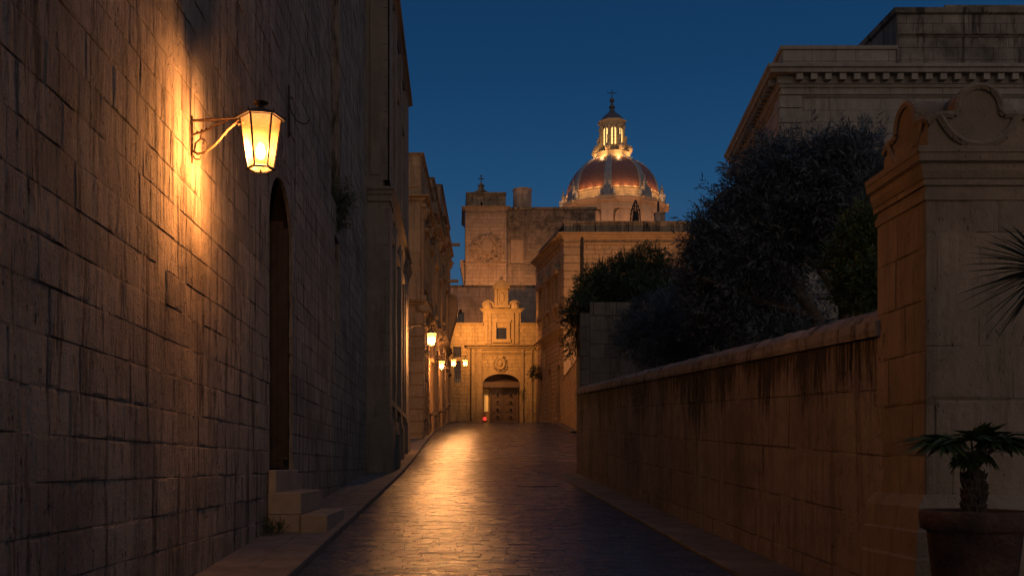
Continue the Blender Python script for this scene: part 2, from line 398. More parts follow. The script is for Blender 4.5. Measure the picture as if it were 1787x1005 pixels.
def empty(name, loc, label, cat, group=None):
    o = bpy.data.objects.new(name, None); C.objects.link(o); o.location = loc; o.empty_display_size = .2
    o['label'] = label; o['category'] = cat
    if group: o['group'] = group
    bpy.context.view_layer.update() if False else None
    return o
def tag(o, label, cat, group=None):
    o['label'] = label; o['category'] = cat
    if group: o['group'] = group
    return o
def struct(o): o['kind'] = 'structure'; return o
def light(name, loc, power, parent, r=.05, col=LAMP, kind='POINT', rot=None, angle=90, blend=.6):
    l = bpy.data.lights.new(name, kind); l.energy = power; l.color = col; l.shadow_soft_size = r
    if kind == 'SPOT': l.spot_size = R(angle); l.spot_blend = blend
    o = bpy.data.objects.new(name, l); C.objects.link(o); o.parent = parent
    o.location = Vector(loc)-(parent.location if parent else Vector((0, 0, 0)))
    if rot is not None: o.rotation_euler = Vector(rot).to_track_quat('-Z', 'Y').to_euler()
    return o

CORN = [(0, -.30), (.06, -.30), (.08, -.22), (.16, -.18), (.18, -.10), (.32, -.06), (.34, 0), (0, .03)]
def corn(s, k=1.0, top=.0): return [(o*s, z*s*k+top) for o, z in CORN]

# ------------------------------------------------------------------ ground
GP = [(-40, 0.0), (0, 0.0), (30, 1.40), (40, 2.05), (51, 2.90), (60, 3.58), (72, 4.46), (80, 5.04), (86, 5.32), (100, 5.35), (3000, 5.35)]
def gz(y):
    for (a, za), (b, zb) in zip(GP, GP[1:]):
        if y <= b:
            t = (y-a)/(b-a); return za+(zb-za)*max(0, t)
    return 5.35
def gzs(y): return sum(gz(y+k) for k in (-3, -1.5, 0, 1.5, 3))/5 if y > 12 else gz(y)
def lerp(T, y):
    if y <= T[0][0]: return T[0][1]
    for (a, za), (b, zb) in zip(T, T[1:]):
        if y <= b: return za+(zb-za)*(y-a)/(b-a)
    return T[-1][1]
KL = [(0, -1.67), (28, -1.55), (45, -1.47), (60, -1.25), (73, -.86), (80, -.30), (84, .25), (90, .45)]
KR = [(0, 2.87), (27.5, 2.87), (29.4, 3.6), (57, 7.4), (75, 8.3), (90, 8.6)]
mb = MB()
ys = [-60, -20, 0]+[i*2 for i in range(1, 50)]+[110, 140, 200, 400, 900, 2600]
xs = [-900, -200, -60, -20, -8, -2, 3, 8, 20, 60, 200, 900]
vs = [(x, y, gzs(y)-.06) for y in ys for x in xs]; k = len(xs)
mb.add(vs, [(i*k+j, i*k+j+1, (i+1)*k+j+1, (i+1)*k+j) for i in range(len(ys)-1) for j in range(k-1)])
struct(mb.build('ground', M['ground']))

mb = MB()
def road_fr(u, n, z): return (u, z, gzs(z)+n)
rr = random.Random(3)
y = -4.0
while y < 90:
    rowd = (.135 if y < 34 else .28)*rr.uniform(.85, 1.2); bl = .30 if y < 34 else .6
    a, b = lerp(KL, y), lerp(KR, y)
    ymid = y
    u = a+0; first = True
    while u < b:
        w = bl*rr.uniform(.55, 1.6); q = min(u+w, b)
        if q-u > .05:
            sag = .0
            tone = min(1, max(0, rr.gauss(.5, .3)))
            nn = rr.uniform(-.0035, .0035); t1, t2 = rr.uniform(-.005, .005), rr.uniform(-.012, .012)
            g = .009; p, r_, t = u, y, y+rowd
            g = .006; o = [(p, r_), (q, r_), (q, t), (p, t)]; i = [(p+g, r_+g), (q-g, r_+g), (q-g, t-g), (p+g, t-g)]
            jj = lambda: rr.uniform(-.004, .004)
            mb.add([road_fr(x_, -.006, y_) for x_, y_ in o]+[road_fr(x_+jj(), nn+t1*(x_-(p+q)/2)+t2*(y_-(r_+t)/2), y_+jj()) for x_, y_ in i],
                   [(4, 5, 6, 7)], tone)
            k0 = len(mb.v)-8
            for f_ in ((0, 1, 5, 4), (1, 2, 6, 5), (2, 3, 7, 6), (3, 0, 4, 7)): mb.f.append(tuple(k0+i_ for i_ in f_)); mb.t.append(2.0)
        u = q
    y += rowd
struct(mb.build('road', M['sett']))

def pavement(name, xa, xb, y0, y1, raise_, sw, sl, seed, side):
    mb = MB(); rr = random.Random(seed); y = y0
    while y < y1:
        L_ = sl*rr.uniform(.8, 1.25); t = min(y+L_, y1)
        a, b = xa((y+t)/2), xb((y+t)/2)
        n = max(1, round((b-a)/sw)); cuts = [a+(b-a)*k/n+(rr.uniform(-.08, .08) if 0 < k < n else 0) for k in range(n+1)]
        for p, q in zip(cuts, cuts[1:]):
            tone = rr.random(); g = .008; nn = raise_+rr.uniform(-.004, .004); t1 = rr.uniform(-.008, .008)
            o = [(p, y), (q, y), (q, t), (p, t)]; i = [(p+g, y+g), (q-g, y+g), (q-g, t-g), (p+g, t-g)]
            mb.add([road_fr(x_, raise_-.012, y_) for x_, y_ in o]+[road_fr(x_, nn+t1*(x_-(p+q)/2), y_) for x_, y_ in i],
                   [(0, 1, 5, 4), (1, 2, 6, 5), (2, 3, 7, 6), (3, 0, 4, 7), (4, 5, 6, 7)], tone)
        # kerb face
        xk0 = xb(y) if side > 0 else xa(y); xk1 = xb(t) if side > 0 else xa(t)
        mb.add([road_fr(xk0, raise_-.012, y), road_fr(xk1, raise_-.012, t), road_fr(xk1, -.1, t), road_fr(xk0, -.1, y)], [(0, 1, 2, 3)], .2)
        y = t
    return struct(mb.build(name, M['slab']))
wl = [(0, -2.6), (28.4, -2.6), (28.6, -2.6), (41, -2.6), (41.5, -5), (51, -5), (51.5, -3), (88, -1.2)]
pavement('pavement', lambda y: lerp(wl, y), lambda y: lerp(KL, y)-.015, -4, 90, .075, .55, .75, 5, 1)
pavement('pavement', lambda y: 2.885, lambda y: 3.6, -4, 28.6, .03, .8, .9, 6, -1)
pavement('pavement', lambda y: lerp(KR, y)-.6, lambda y: lerp(KR, y)+.3, 60, 88, .09, .6, .9, 9, -1)

T = empty('drain_grate', (1.95, 23.6, gzs(23.6)), 'narrow dark iron drain slot set across the right part of the paving', 'drain')
mb = MB()
for x0_, x1_, y0_ in ((1.45, 2.45, 23.50), (1.45, 2.45, 23.68)): mb.add([(x0_, y0_, gzs(y0_)+.008), (x1_, y0_, gzs(y0_)+.008), (x1_, y0_+.05, gzs(y0_+.05)+.008), (x0_, y0_+.05, gzs(y0_+.05)+.008)], [(0, 1, 2, 3)])
for k_ in range(14): mb.add([(1.47+k_*.072, 23.55, gzs(23.55)+.009), (1.49+k_*.072, 23.55, gzs(23.55)+.009), (1.49+k_*.072, 23.68, gzs(23.68)+.009), (1.47+k_*.072, 23.68, gzs(23.68)+.009)], [(0, 1, 2, 3)])
mb.build('grate', M['iron'], T)
mb = MB(); mb.add([(1.45, 23.5, gzs(23.5)+.0055), (2.45, 23.5, gzs(23.5)+.0055), (2.45, 23.73, gzs(23.73)+.0055), (1.45, 23.73, gzs(23.73)+.0055)], [(0, 1, 2, 3)]); mb.build('pit', M['void'], T)

# ------------------------------------------------------------------ left near building
XL = -2.54
T = empty('stone_building', (XL, 12, 0), 'tall windowless building of weathered limestone blocks along the left side of the street', 'building')
fr = frame(XL, 0, 90)            # u = Y, n = +X
DY0, DY1, DZ0, DZS, DZT = 13.6, 15.5, 1.54, 4.95, 5.76
W1 = (20.3, 21.8, 7.15, 13.6); W2 = (20.95, 21.8, 4.42, 6.45)
mb = MB()
ashlar(mb, fr, 3.2, 28.45, -.4, 18.2, .31, .78, [(DY0, DY1, DZ0, DZT+.12), W1, W2], g=.009, d=.0065, j=.007, cell=(.028, .05), amp=.008, fine=(4.5, 15.8, .0, 8.2), seed=11)
ashlar(mb, fr, -8, 3.2, -.4, 18.2, .335, .85, [], g=.012, d=.02, j=.01, seed=12)
arch_fill(mb, fr, DY0, DY1, DZS, DZT+.12, DZT-DZS, .05)
for (a, b) in ((DZ0, DZS),):
    for u in (DY0, DY1):
        mb.add([fr(u, 0.0, a), fr(u, -.05, a), fr(u, -.05, b), fr(u, 0.0, b)], [(0, 1, 2, 3)], .4)
reveal(mb, fr, *W1, .45); reveal(mb, fr, *W2, .40)
mb.fbox(fr, -8, 28.44, -6, -5.9, -.4, 18.2); mb.fbox(fr, -8, 28.44, -6, -.05, 18.15, 18.3); mb.fbox(fr, 28.40, 28.44, -6, -.02, -.4, 18.2); mb.fbox(fr, -8.1, -8, -6, 0, -.4, 18.2)
mb.build('wall', M['wall_near'], T)
mb = MB(); mb.fbox(fr, -8.1, 28.44, -.02, .35, 18.2, 18.7); mb.mould([(XL, -8.1), (XL, 28.44)], corn(1.2), z=18.2)
mb.build('cornice', M['wall_near'], T)
# dark recess behind the door arch with the open leaf against the far jamb
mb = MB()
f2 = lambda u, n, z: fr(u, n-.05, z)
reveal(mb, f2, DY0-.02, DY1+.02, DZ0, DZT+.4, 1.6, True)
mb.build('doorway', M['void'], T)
mb = MB(); mb.fbox(fr, DY1-.10, DY1-.03, -1.25, -.12, DZ0+.02, 5.37)
for k in range(6): mb.fbox(fr, DY1-.115, DY1-.10, -1.2+k*.2, -1.05+k*.2, DZ0+.15, 5.25, .3)
mb.build('door', M['door_dark'], T)
for w, nm in ((W1, 'window'), (W2, 'window')):
    mb = MB(); mb.fbox(fr, w[0]+.02, w[1]-.02, -.44, -.38, w[2], w[3]); mb.build(nm, M['glass_dark'], T)
for (x0, x1, y0, y1, z1) in ((XL+.005, -2.43, 13.48, 15.4, 1.54), (XL+.005, -2.09, 13.45, 15.42, 1.235), (-2.088, -1.725, 13.40, 15.44, .94)):
    mb = MB(); zb = .3
    if x1 == -2.43: zb = 1.237
    def sl(a, b, c, d, e, f_, tn): 
        g_ = .012; mb.add([(x, y, z) for (x, y, z) in ((a+g_, c, e), (b-g_, c, e), (b-g_, c, f_-g_), (a+g_, c, f_-g_))]+[(a, c+g_, e), (b, c+g_, e), (b, d-g_, e), (a, d-g_, e)]+[(a, c+g_, f_-g_), (b, c+g_, f_-g_), (b, d-g_, f_-g_), (a, d-g_, f_-g_)]+[(a+g_, c+g_, f_), (b-g_, c+g_, f_), (b-g_, d-g_, f_), (a+g_, d-g_, f_)]+[(a+g_, d, e), (b-g_, d, e), (b-g_, d, f_-g_), (a+g_, d, f_-g_)],
            [(0, 1, 2, 3), (5, 6, 10, 9), (4, 8, 11, 7), (12, 13, 14, 15), (16, 19, 18, 17), (3, 2, 13, 12), (1, 5, 9, 2), (0, 3, 8, 4), (9, 10, 14, 13), (8, 12, 15, 11), (2, 9, 13), (3, 12, 8), (6, 17, 18, 10), (14, 10, 18), (15, 14, 18, 19), (7, 11, 19, 16), (11, 15, 19)], tn)
    if abs(x1+2.09) < .01:
        sl(x0, x1, y0, y1, .945, z1, .3); sl(x0, x0+.16, y0+.006, y1-.01, zb, .94, .8); sl(x0+.163, x1-.004, y0+.004, y1-.01, zb, .94, .1)
    else: sl(x0, x1, y0, y1, zb, z1, .4 if x1 > -2 else .2)
    mb.build('step', M['step'], T)

# iron hook bracket above the door
T = empty('iron_hook', at(503, 245, 15.0), 'thin black iron hook curling out of the left wall above the dark arched doorway', 'iron bracket')
Yh = 15.02
mb = MB()
xw = XL+.03
mb.tube([(xw, Yh, Z_(240, Yh)), (xw, Yh, Z_(150, Yh))], .014, 6)
mb.build('rod', M['iron'], T)
mb = MB()
mb.tube([(X_(504, Yh), Yh, Z_(178, Yh)), (X_(509, Yh), Yh, Z_(197, Yh)), (X_(518, Yh), Yh, Z_(211, Yh)), (X_(528, Yh), Yh, Z_(217, Yh)), (X_(536, Yh), Yh, Z_(216, Yh)), (X_(540, Yh), Yh, Z_(209, Yh))], .010, 6)
mb.tube([(xw, Yh, Z_(172, Yh)), (xw+.04, Yh, Z_(170, Yh)), (xw+.07, Yh, Z_(174, Yh))], .008, 5)
mb.tube([(xw, Yh, Z_(236, Yh)), (xw-.01+.05, Yh-.08, Z_(238, Yh)), (xw+.03, Yh-.14, Z_(233, Yh))], .009, 5)
mb.build('hook', M['iron'], T)

# ------------------------------------------------------------------ lanterns
def lantern(name, ctr, wallx, kind, label, power, s=1.0, armz=None, spot=0):
    """six-sided tapering lantern; ctr = centre of the glass body"""
    cx, cy, cz = ctr
    T = empty(name, (wallx, cy, cz), label, 'wall lantern', 'street lanterns on iron brackets along the left side')
    H = .50*s; rt, rb = .205*s, .125*s; zt, zb = cz+H/2, cz-H/2
    A = [R(60*k+12) for k in range(6)]
    def ring(r, z): return [(cx+r*math.cos(a), cy+r*math.sin(a), z) for a in A]
    top, bot = ring(rt, zt), ring(rb, zb)
    mb = MB()
    for k in range(6): mb.tube([top[k], bot[k]], .0105*s, 5)
    for rg, r_ in ((top, .012*s), (bot, .014*s)):
        for k in range(6): mb.tube([rg[k], rg[(k+1) % 6]], r_, 5)
    for k in range(6):
        v = Vector(bot[k]); d = (v-Vector((cx, cy, v.z))).normalized(); mb.tube([v, v+d*.03*s+Vector((0, 0, -.02*s))], .009*s, 5)
    mb.tube([(cx, cy, zb-.01), (cx, cy, zb-.06*s)], .012*s, 6, r1=.004)
    mb.build('frame', M['iron'], T)
    for k in range(6):
        a, b, c, d = (Vector(q) for q in (bot[k], bot[(k+1) % 6], top[(k+1) % 6], top[k]))
        m_ = (a+b+c+d)/4; ins = [(q-m_)*.97+m_ for q in (a, b, c, d)]
        inw = (Vector((cx, cy, m_.z))-m_).normalized()*.004
        mb = MB(); mb.add([q+inw for q in ins], [(0, 1, 2, 3)]); mb.build('glass_pane', M['pane'], T)
    mb = MB(); mb.add([(x, y, z+.004) for x, y, z in ring(rb*.95, zb)], [(0, 1, 2, 3, 4, 5)]); mb.build('bottom_pane', M['pane'], T)
    mb = MB(); prof = [(.245*s, -.005), (.245*s, .012*s), (.17*s, .045*s), (.06*s, .075*s), (.055*s, .10*s)]
    mb.lathe((cx, cy, zt), prof+[(0.0, .105*s)], 6, R(12)); mb.lathe((cx, cy, zt), [(.245*s, -.004), (.0, .02)], 6, R(12))
    for k in range(6):
        v = Vector(ring(.245*s, zt+.01)[k]); mb.tube([v, v+Vector((0, 0, .03*s))], .010*s, 5, r1=.003)
    if kind == 'bracket': mb.lathe((cx, cy, zt+.09*s), [(.02, 0), (.035*s, .01), (.03*s, .03), (.078*s, .062*s), (.082*s, .068*s), (0, .06*s)], 12)
    mb.build('roof', M['iron'], T)
    mb = MB(); mb.lathe((cx, cy, cz-.09*s), [(.0, -.07*s), (.035*s, -.05*s), (.045*s, 0), (.035*s, .06*s), (.015*s, .09*s), (0, .09*s)], 10); mb.build('bulb', M['bulb'], T, True)
    if kind == 'bracket':
        mb = MB(); az = zt-.005; x0 = wallx+.015; x1 = cx-.20*s
        mb.tube([(x0, cy, az-.015), (x0+.2, cy, az-.005), (x1, cy, az+.01)], .013, 6)
        mb.tube([(x0, cy, az-.30), (x0+.05, cy, az-.335), (x0+.12, cy, az-.32), (x0+.22, cy, az-.24), (x0+.34, cy, az-.10), (x1+.02, cy, az+.02)], .012, 6)
        mb.tube([(x0, cy, az-.15), (x0+.12, cy, az-.115), (x0+.24, cy, az-.05), (x0+.34, cy, az-.015)], .010, 5)
        for t in range(7): mb.tube([(x0+.03+t*.045, cy, az-.145+t*.018), (x0+.04+t*.045, cy+.012, az-.115+t*.018), (x0+.055+t*.045, cy, az-.125+t*.018)], .007, 5)
        mb.tube([(x0+.02, cy, az-.30), (x0+.03, cy, az-.23), (x0+.075, cy, az-.19), (x0+.115, cy, az-.20), (x0+.10, cy, az-.235)], .009, 5)
        mb.tube([(x0+.075, cy, az-.19), (x0+.085, cy, az-.14)], .007, 5)
        mb.tube([(x0+.0, cy, az-.34), (x0+.03, cy, az-.385), (x0+.075, cy, az-.385), (x0+.08, cy, az-.355)], .008, 5)
        mb.tube([(x0-.005, cy, az+.03), (x0-.005, cy, az-.42)], .012, 5)
        mb.tube([(x1+.01, cy, az), (x1+.005, cy, az+.11)], .008, 5, r1=.004)
        mb.tube([(x1-.06, cy, az-.02), (x1-.02, cy, az-.05), (x1+.03, cy, az-.03), (x1+.02, cy, az)], .010, 5)
        mb.build('bracket', M['rust_iron'], T)
    else:
        mb = MB(); az = armz
        mb.tube([(wallx-.02, cy, az), (cx+.14, cy, az)], .022*s, 6)
        mb.tube([(wallx, cy, az-.34), (wallx+.20, cy, az-.12), (wallx+.38, cy, az)], .014*s, 5)
        mb.tube([(wallx+.42, cy, az+.05), (wallx+.47, cy, az+.0), (wallx+.52, cy, az+.05)], .012*s, 5)
        mb.tube([(cx, cy, az), (cx, cy, zt+.08*s)], .016*s, 6)
        for sg in (-1, 1): mb.tube([(cx+sg*.10*s, cy, zt+.05*s), (cx+sg*.12*s, cy, zt+.13*s), (cx+sg*.05*s, cy, zt+.20*s), (cx, cy, zt+.18*s)], .011*s, 5)
        mb.build('bracket', M['iron'], T)
    light('lamp_light', (cx, cy, cz-.06*s), power, T, .055*s)
    if spot: light('wall_side_light', (cx-.01, cy, cz-.05*s), spot, T, .05*s, (1.0, .375, .095), 'SPOT', (-1, -.15, -.30), 155, 1.0)  # extra spot added inside the lantern to brighten the wall beside it
    return T
lantern('wall_lantern', (X_(455, 9.57), 9.57, Z_(251, 9.57)), XL, 'bracket', 'large glowing lantern on a scrolled rusty bracket on the near left wall', 110, s=.96, spot=470)
YA = 39.6
LW = -2.02
lantern('wall_lantern', (X_(753, YA), YA, Z_(592, YA)), LW, 'arm', 'glowing lantern hanging from a black arm, second nearest along the left side', 760, .96, Z_(568, YA))
def l3x(y): return -1.76+(y-51)*(1.26/34)
for px, py, Y, sc, pw, lab, armpy in ((771, 637, 56., 0.90, 520, 'glowing lantern leftmost and lowest of the three small distant street lanterns', 622), (791.5, 633, 66., 0.92, 480, 'glowing lantern in the middle of the three small distant street lanterns', 618), (812, 633, 74., 0.92, 480, 'glowing lantern rightmost of the three small distant street lanterns', 621)):
    lantern('wall_lantern', (X_(px, Y), Y, Z_(py, Y)), l3x(Y)-.03, 'arm', lab, pw, sc, Z_(armpy, Y))

# ------------------------------------------------------------------ palace with giant pilasters (left, middle)
T = empty('palace', (-2.2, 35, 1.5), 'tall dark palace with giant pilasters beyond the windowless limestone wall', 'building')
fr = frame(-2.05, 0, 90)
HT = 16.4
wins = [(29.95, 31.9, 3.6, 8.6), (33.2, 35.2, 3.6, 8.6), (36.5, 38.5, 3.6, 8.6)]
upw = [(30.3, 31.6, 10.4, 14.2), (33.5, 34.8, 10.4, 14.2), (36.8, 38.1, 10.4, 14.2)]
mb = MB()
ashlar(mb, fr, 28.6, 41, .6, HT, .36, .9, wins+upw, seed=21, g=.007)
for w in wins: reveal(mb, fr, *w, .22)
for w in upw: reveal(mb, fr, *w, .25)
mb.fbox(fr, 28.6, 41, -6, -5.9, .6, HT); mb.fbox(fr, 28.6, 40.98, -6, -.03, HT-.1, HT)
f3 = frame(-8, 41, 180); 
mb.fbox(fr, 40.9, 40.99, -6, -.02, .6, HT)
mb.fbox(fr, 28.5, 28.6, -6, -.02, .6, HT)
mb.build('wall', M['palace'], T)
for i, (a, b) in enumerate(((28.5, 29.75), (32.1, 33.0), (35.4, 36.3), (38.9, 41.0))):
    mb = MB(); pr = .17 if i == 0 else .12
    fS = frame(-2.05+pr, 0, 90)
    ashlar(mb, fS, a, b, 2.6, 9.15, .5, 1.4, seed=30+i); ashlar(mb, fS, a, b, 9.75, 16.2, .5, 1.4, seed=40+i)
    fE = frame(-2.56, a, 0)
    wd = pr+.51
    if i == 0:
        ashlar(mb, fE, .02, wd, .9, 9.15, .5, 1.4, seed=35); ashlar(mb, fE, .02, wd-.05, 9.75, 18, .5, 1.4, seed=36)
        mb.fbox(fE, .12, .40, .0, .035, 9.9, 17.8)
    else:
        mb.add([fr(a, 0, 2.6), fr(a, pr, 2.6), fr(a, pr, 16.2), fr(a, 0, 16.2)], [(0, 1, 2, 3)])
    mb.add([fr(b, 0, 2.6), fr(b, pr, 2.6), fr(b, pr, 16.2), fr(b, 0, 16.2)], [(0, 1, 2, 3)])
    mb.build('pilaster', M['palace'], T)
mb = MB(); pth = [(-2.56, 28.46), (-1.86, 28.46), (-1.86, 29.8), (-2.03, 29.8), (-2.03, 38.85), (-1.92, 38.85), (-1.92, 41.05), (-2.5, 41.05)]
mb.mould(pth, [(0, -.36), (.02, -.36), (.03, -.2), (.07, -.17), (.08, -.08), (.13, -.04), (.14, .03), (0, .06)], z=9.5)
mb.mould([(-2.03, 29.8), (-2.03, 41.02)], corn(.7, 1.2), z=9.9)
mb.each('cornice', M['palace'], T)
mb = MB(); mb.mould([(-2.04, 29.5), (-2.04, 41.03), (-3, 41.03)], corn(.8), z=HT+.1); mb.box(-8, -1.98, 33, 41, HT+.1, HT+.5)
mb.build('parapet', M['palace'], T)
mb = MB()
for (a, b, o, h) in ((28.38, 29.9, .26, 1.45), (31.9, 33.1, .2, 1.2), (35.3, 36.4, .2, 1.2), (38.8, 41.06, .2, 1.3)):
    z0 = gzs(a); mb.fbox(fr, a, b, -.5 if a < 29 else -.1, o, z0-.3, z0+h); mb.fbox(fr, a+.03, b-.03, -.48 if a < 29 else -.1, o-.05, z0+h, z0+h+.16)
mb.fbox(fr, 28.5, 41, -.1, .06, 1.0, 3.1)
mb.build('plinth', M['palace'], T)
for w in wins+upw:
    mb = MB(); mb.fbox(fr, w[0]+.01, w[1]-.01, -.21, -.17, w[2]+.01, w[3]-.01); mb.build('window', M['glass_dark'], T)
    mb = MB(); t_ = .13
    mb.fbox(fr, w[0]-t_, w[0], 0.003, .07, w[2], w[3]); mb.fbox(fr, w[1], w[1]+t_, 0.003, .07, w[2], w[3]); mb.fbox(fr, w[0]-t_, w[1]+t_, .003, .10, w[3], w[3]+.2); mb.fbox(fr, w[0]-t_-.05, w[1]+t_+.05, .003, .12, w[2]-.16, w[2])
    mb.build('window_surround', M['palace'], T)

# dark cabinet against the plinth
T = empty('utility_box', (-1.72, 30.4, gzs(30.4)+.075), 'dark metal cabinet standing low against the plinth of the tall palace', 'cabinet')
mb = MB(); g0 = gzs(30.5)+.075
mb.box(-1.99, -1.70, 30.0, 30.9, g0, g0+.95); mb.box(-2.0, -1.68, 29.98, 30.92, g0+.95, g0+1.0)
mb.build('body', plain('grey_painted_metal', (.05, .065, .075), .5), T)
mb = MB(); mb.box(-1.698, -1.69, 30.05, 30.85, g0+.08, g0+.9); mb.build('door', plain('grey_cabinet_door', (.055, .07, .08), .45), T)

# ------------------------------------------------------------------ golden town houses (left, far)
ang = 90-math.degrees(math.atan(1.26/34))
def house(name, y0, y1, H, label, seed, m, front=False, out=0.0, lowH=10.0, bays=2):
    T = empty(name, (l3x(y0), y0, gzs(y0)), label, 'house')
    fr = frame(l3x(y0)+out, y0, ang); L_ = (y1-y0)/math.sin(R(ang)); g0 = gzs(y0)-.3
    w_ = L_/bays; lows = []; ups = []
    for k in range(bays):
        c = w_*(k+.5); lows.append((c-.6, c+.6, g0+1.6+.5*k, g0+4.8)); ups.append((c-.55, c+.55, lowH+1.0, lowH+3.8))
    mb = MB(); ashlar(mb, fr, 0, L_, g0, H, .33, .7, lows+ups, seed=seed, j=.02, g=.02, d=.03)
    for w in lows+ups: reveal(mb, fr, *w, .22, True)
    fF = frame(l3x(y0)+out-6, y0, 0)
    ashlar(mb, fF, 0, 6, g0, H, .33, .7, seed=seed+1, j=.012)
    mb.fbox(fr, 0.02, L_, -6, -.05, H-.15, H-.02); mb.fbox(fr, L_-.1, L_-.01, -6, -.02, g0, H-.02)
    mb.build('wall', m, T)
    P0 = (l3x(y0)+out-6, y0); P1 = (l3x(y0)+out, y0); q = fr(L_, 0, 0); P2 = (q[0], q[1])
    mb = MB(); mb.mould([P0, P1, P2], corn(.95), z=lowH); mb.mould([P0, P1, P2], corn(.4), z=lowH-.9)
    mb.mould([P0, P1, P2], corn(1.25), z=H-2.2); mb.mould([P0, P1, P2], corn(.45), z=H)
    mb.each('cornice', m, T)
    for k in range(bays+1):
        u = min(max(w_*k, .35), L_-.35); mb = MB()
        f5 = lambda a, n, z, fr=fr: fr(a, n+.13, z)
        ashlar(mb, f5, u-.35, u+.35, g0, lowH-.95, .42, 2, seed=seed+k+5, g=.03, d=.045); ashlar(mb, f5, u-.3, u+.3, lowH+.05, H-2.55, 1.2, 2, seed=seed+k+9)
        for s_, a_, z0_, z1_ in ((-1, .35, g0, lowH-.95), (1, .35, g0, lowH-.95), (-1, .3, lowH+.05, H-2.55), (1, .3, lowH+.05, H-2.55)):
            mb.add([fr(u+s_*a_, 0, z0_), fr(u+s_*a_, .12, z0_), fr(u+s_*a_, .12, z1_), fr(u+s_*a_, 0, z1_)], [(0, 1, 2, 3)])
        mb.fbox(fr, u-.42, u+.42, .003, .26, lowH+.03, lowH+.3); mb.fbox(fr, u-.40, u+.40, .003, .26, H-2.75, H-2.56)
        mb.build('pilaster', m, T)
        mb = MB(); mb.lathe(fr(u, .18, H-2.9), [(.0, -.45), (.08, -.4), (.13, -.2), (.24, .0), (.27, .14), (.0, .15)], 10); mb.build('capital', m, T)
    for w in lows+ups:
        mb = MB(); t_ = .16
        mb.fbox(fr, w[0]-t_, w[0], 0.003, .09, w[2], w[3]); mb.fbox(fr, w[1], w[1]+t_, 0.003, .09, w[2], w[3]); mb.fbox(fr, w[0]-.3, w[1]+.3, .003, .28, w[3]+.12, w[3]+.3); mb.fbox(fr, w[0]-t_, w[1]+t_, .003, .12, w[3], w[3]+.12); mb.fbox(fr, w[0]-.25, w[1]+.25, .003, .2, w[2]-.16, w[2])
        mb.build('window_surround', m, T)
        mb = MB(); mb.fbox(fr, w[0]+.01, w[1]-.01, -.21, -.16, w[2]+.01, w[3]-.01); mb.build('window', M['glass_dark'], T)
    if front:
        for (a, b, z0_, z1_, o, nm) in ((4.35, 4.95, lowH+.05, H-2.55, .12, 'pilaster'), (5.35, 5.97, lowH+.05, H-2.55, .12, 'pilaster')):
            mb = MB(); f6 = lambda u, n, z: fF(u, n+o, z); ashlar(mb, f6, a, b, z0_, z1_, 1.2, 2, seed=77)
            for q_ in (a, b): mb.add([fF(q_, 0, z0_), fF(q_, o, z0_), fF(q_, o, z1_), fF(q_, 0, z1_)], [(0, 1, 2, 3)])
            mb.build(nm, m, T)
        mb = MB(); z = g0
        rr = random.Random(4); k = 0
        while z < lowH-1.0:
            h = .62; mb.fbox(fF, 5.05, 6.12, .0, .13+rr.uniform(-.01, .01), z+.03, z+h-.03, rr.random()); z += h; k += 1
        mb.fbox(fF, 4.95, 6.05, .0, .07, g0, lowH-.95)
        mb.build('quoin', m, T)
        mb = MB()
        for k in range(2): mb.fbox(fF, 4.55+.75*k, 5.05+.75*k, .003, .06, H-1.75, H-.6)
        mb.build('attic_panel', m, T)
        # carved console at the corner
        mb = MB()
        for i in range(6): mb.lathe((P1[0]+.02+.05*i, P1[1]-.12, lowH-.35-.02*i), [(0, -.22), (.14, -.16), (.2, 0), (.12, .14), (0, .18)], 8)
        mb.build('carved_corbel', m, T)
    return T, fr, L_
T3, f3a, La = house('town_house', 51, 60, 17.55, 'golden stone town house with rusticated corner quoins lit by the hanging lantern', 51, M['town'], True)
T4, f3b, Lb = house('town_house', 60.02, 70, 18.9, 'ornate town house with carved consoles, between the quoined house and the far dark house', 61, M['town'], out=.02)
T5, f3c, Lc = house('town_house', 70.02, 83.5, 21.3, 'dark weathered house with projecting stone spouts, farthest on the left side', 71, M['town_dark'], out=.0, lowH=11, bays=3)
mb = MB()
for (py, l) in ((423, .9), (487, .6)):
    q = f3c(11.0, 0, Z_(py, 80)); mb.box(q[0]-.1, X_(803 if py < 450 else 800, 81), 80.7, 81.0, q[2]-.10, q[2]+.10)
mb.each('spout', M['town_dark'], T5)
mb = MB()
q = f3c(12.0, 0, 0)
mb.prism(lambda u, n, z: f3c(12.0+n, u, z), [(0, Z_(620, 82)), (.15, Z_(595, 82)), (.62, Z_(560, 82)), (.75, Z_(545, 82)), (.75, Z_(520, 82)), (0, Z_(515, 82))], -1.2, 1.2)
mb.build('balcony_corbel', M['town_dark'], T5)
# roof frame of iron on the quoined house
T = empty('roof_rail', (l3x(59), 59, 17.6), 'small black iron rail hooked over the roof edge of the quoined house', 'rail')
mb = MB(); a = f3a(7.0, .02, 17.6); b = f3a(7.0, .32, 17.2)
mb.tube([f3a(7.0, -.1, 17.3), f3a(7.0, -.1, 17.72), f3a(7.0, .42, 17.72), f3a(7.0, .42, 17.15), f3a(7, .3, 16.9)], .035, 5)
mb.build('bar', M['iron'], T)
# globe on the wall
T = empty('globe_lamp', at(741, 663, 54), 'small unlit round globe lamp on the wall of the quoined house', 'wall lamp')
g_ = at(741, 663, 54)
mb = MB(); mb.lathe(g_, [(0, -.2), (.12, -.16), (.2, 0), (.12, .16), (0, .2)], 12); mb.build('globe', M['town_dark'], T, True)
mb = MB(); mb.tube([(l3x(54)-.03, 54, g_[2]-.05), g_], .03, 6); mb.build('arm', M['iron'], T)

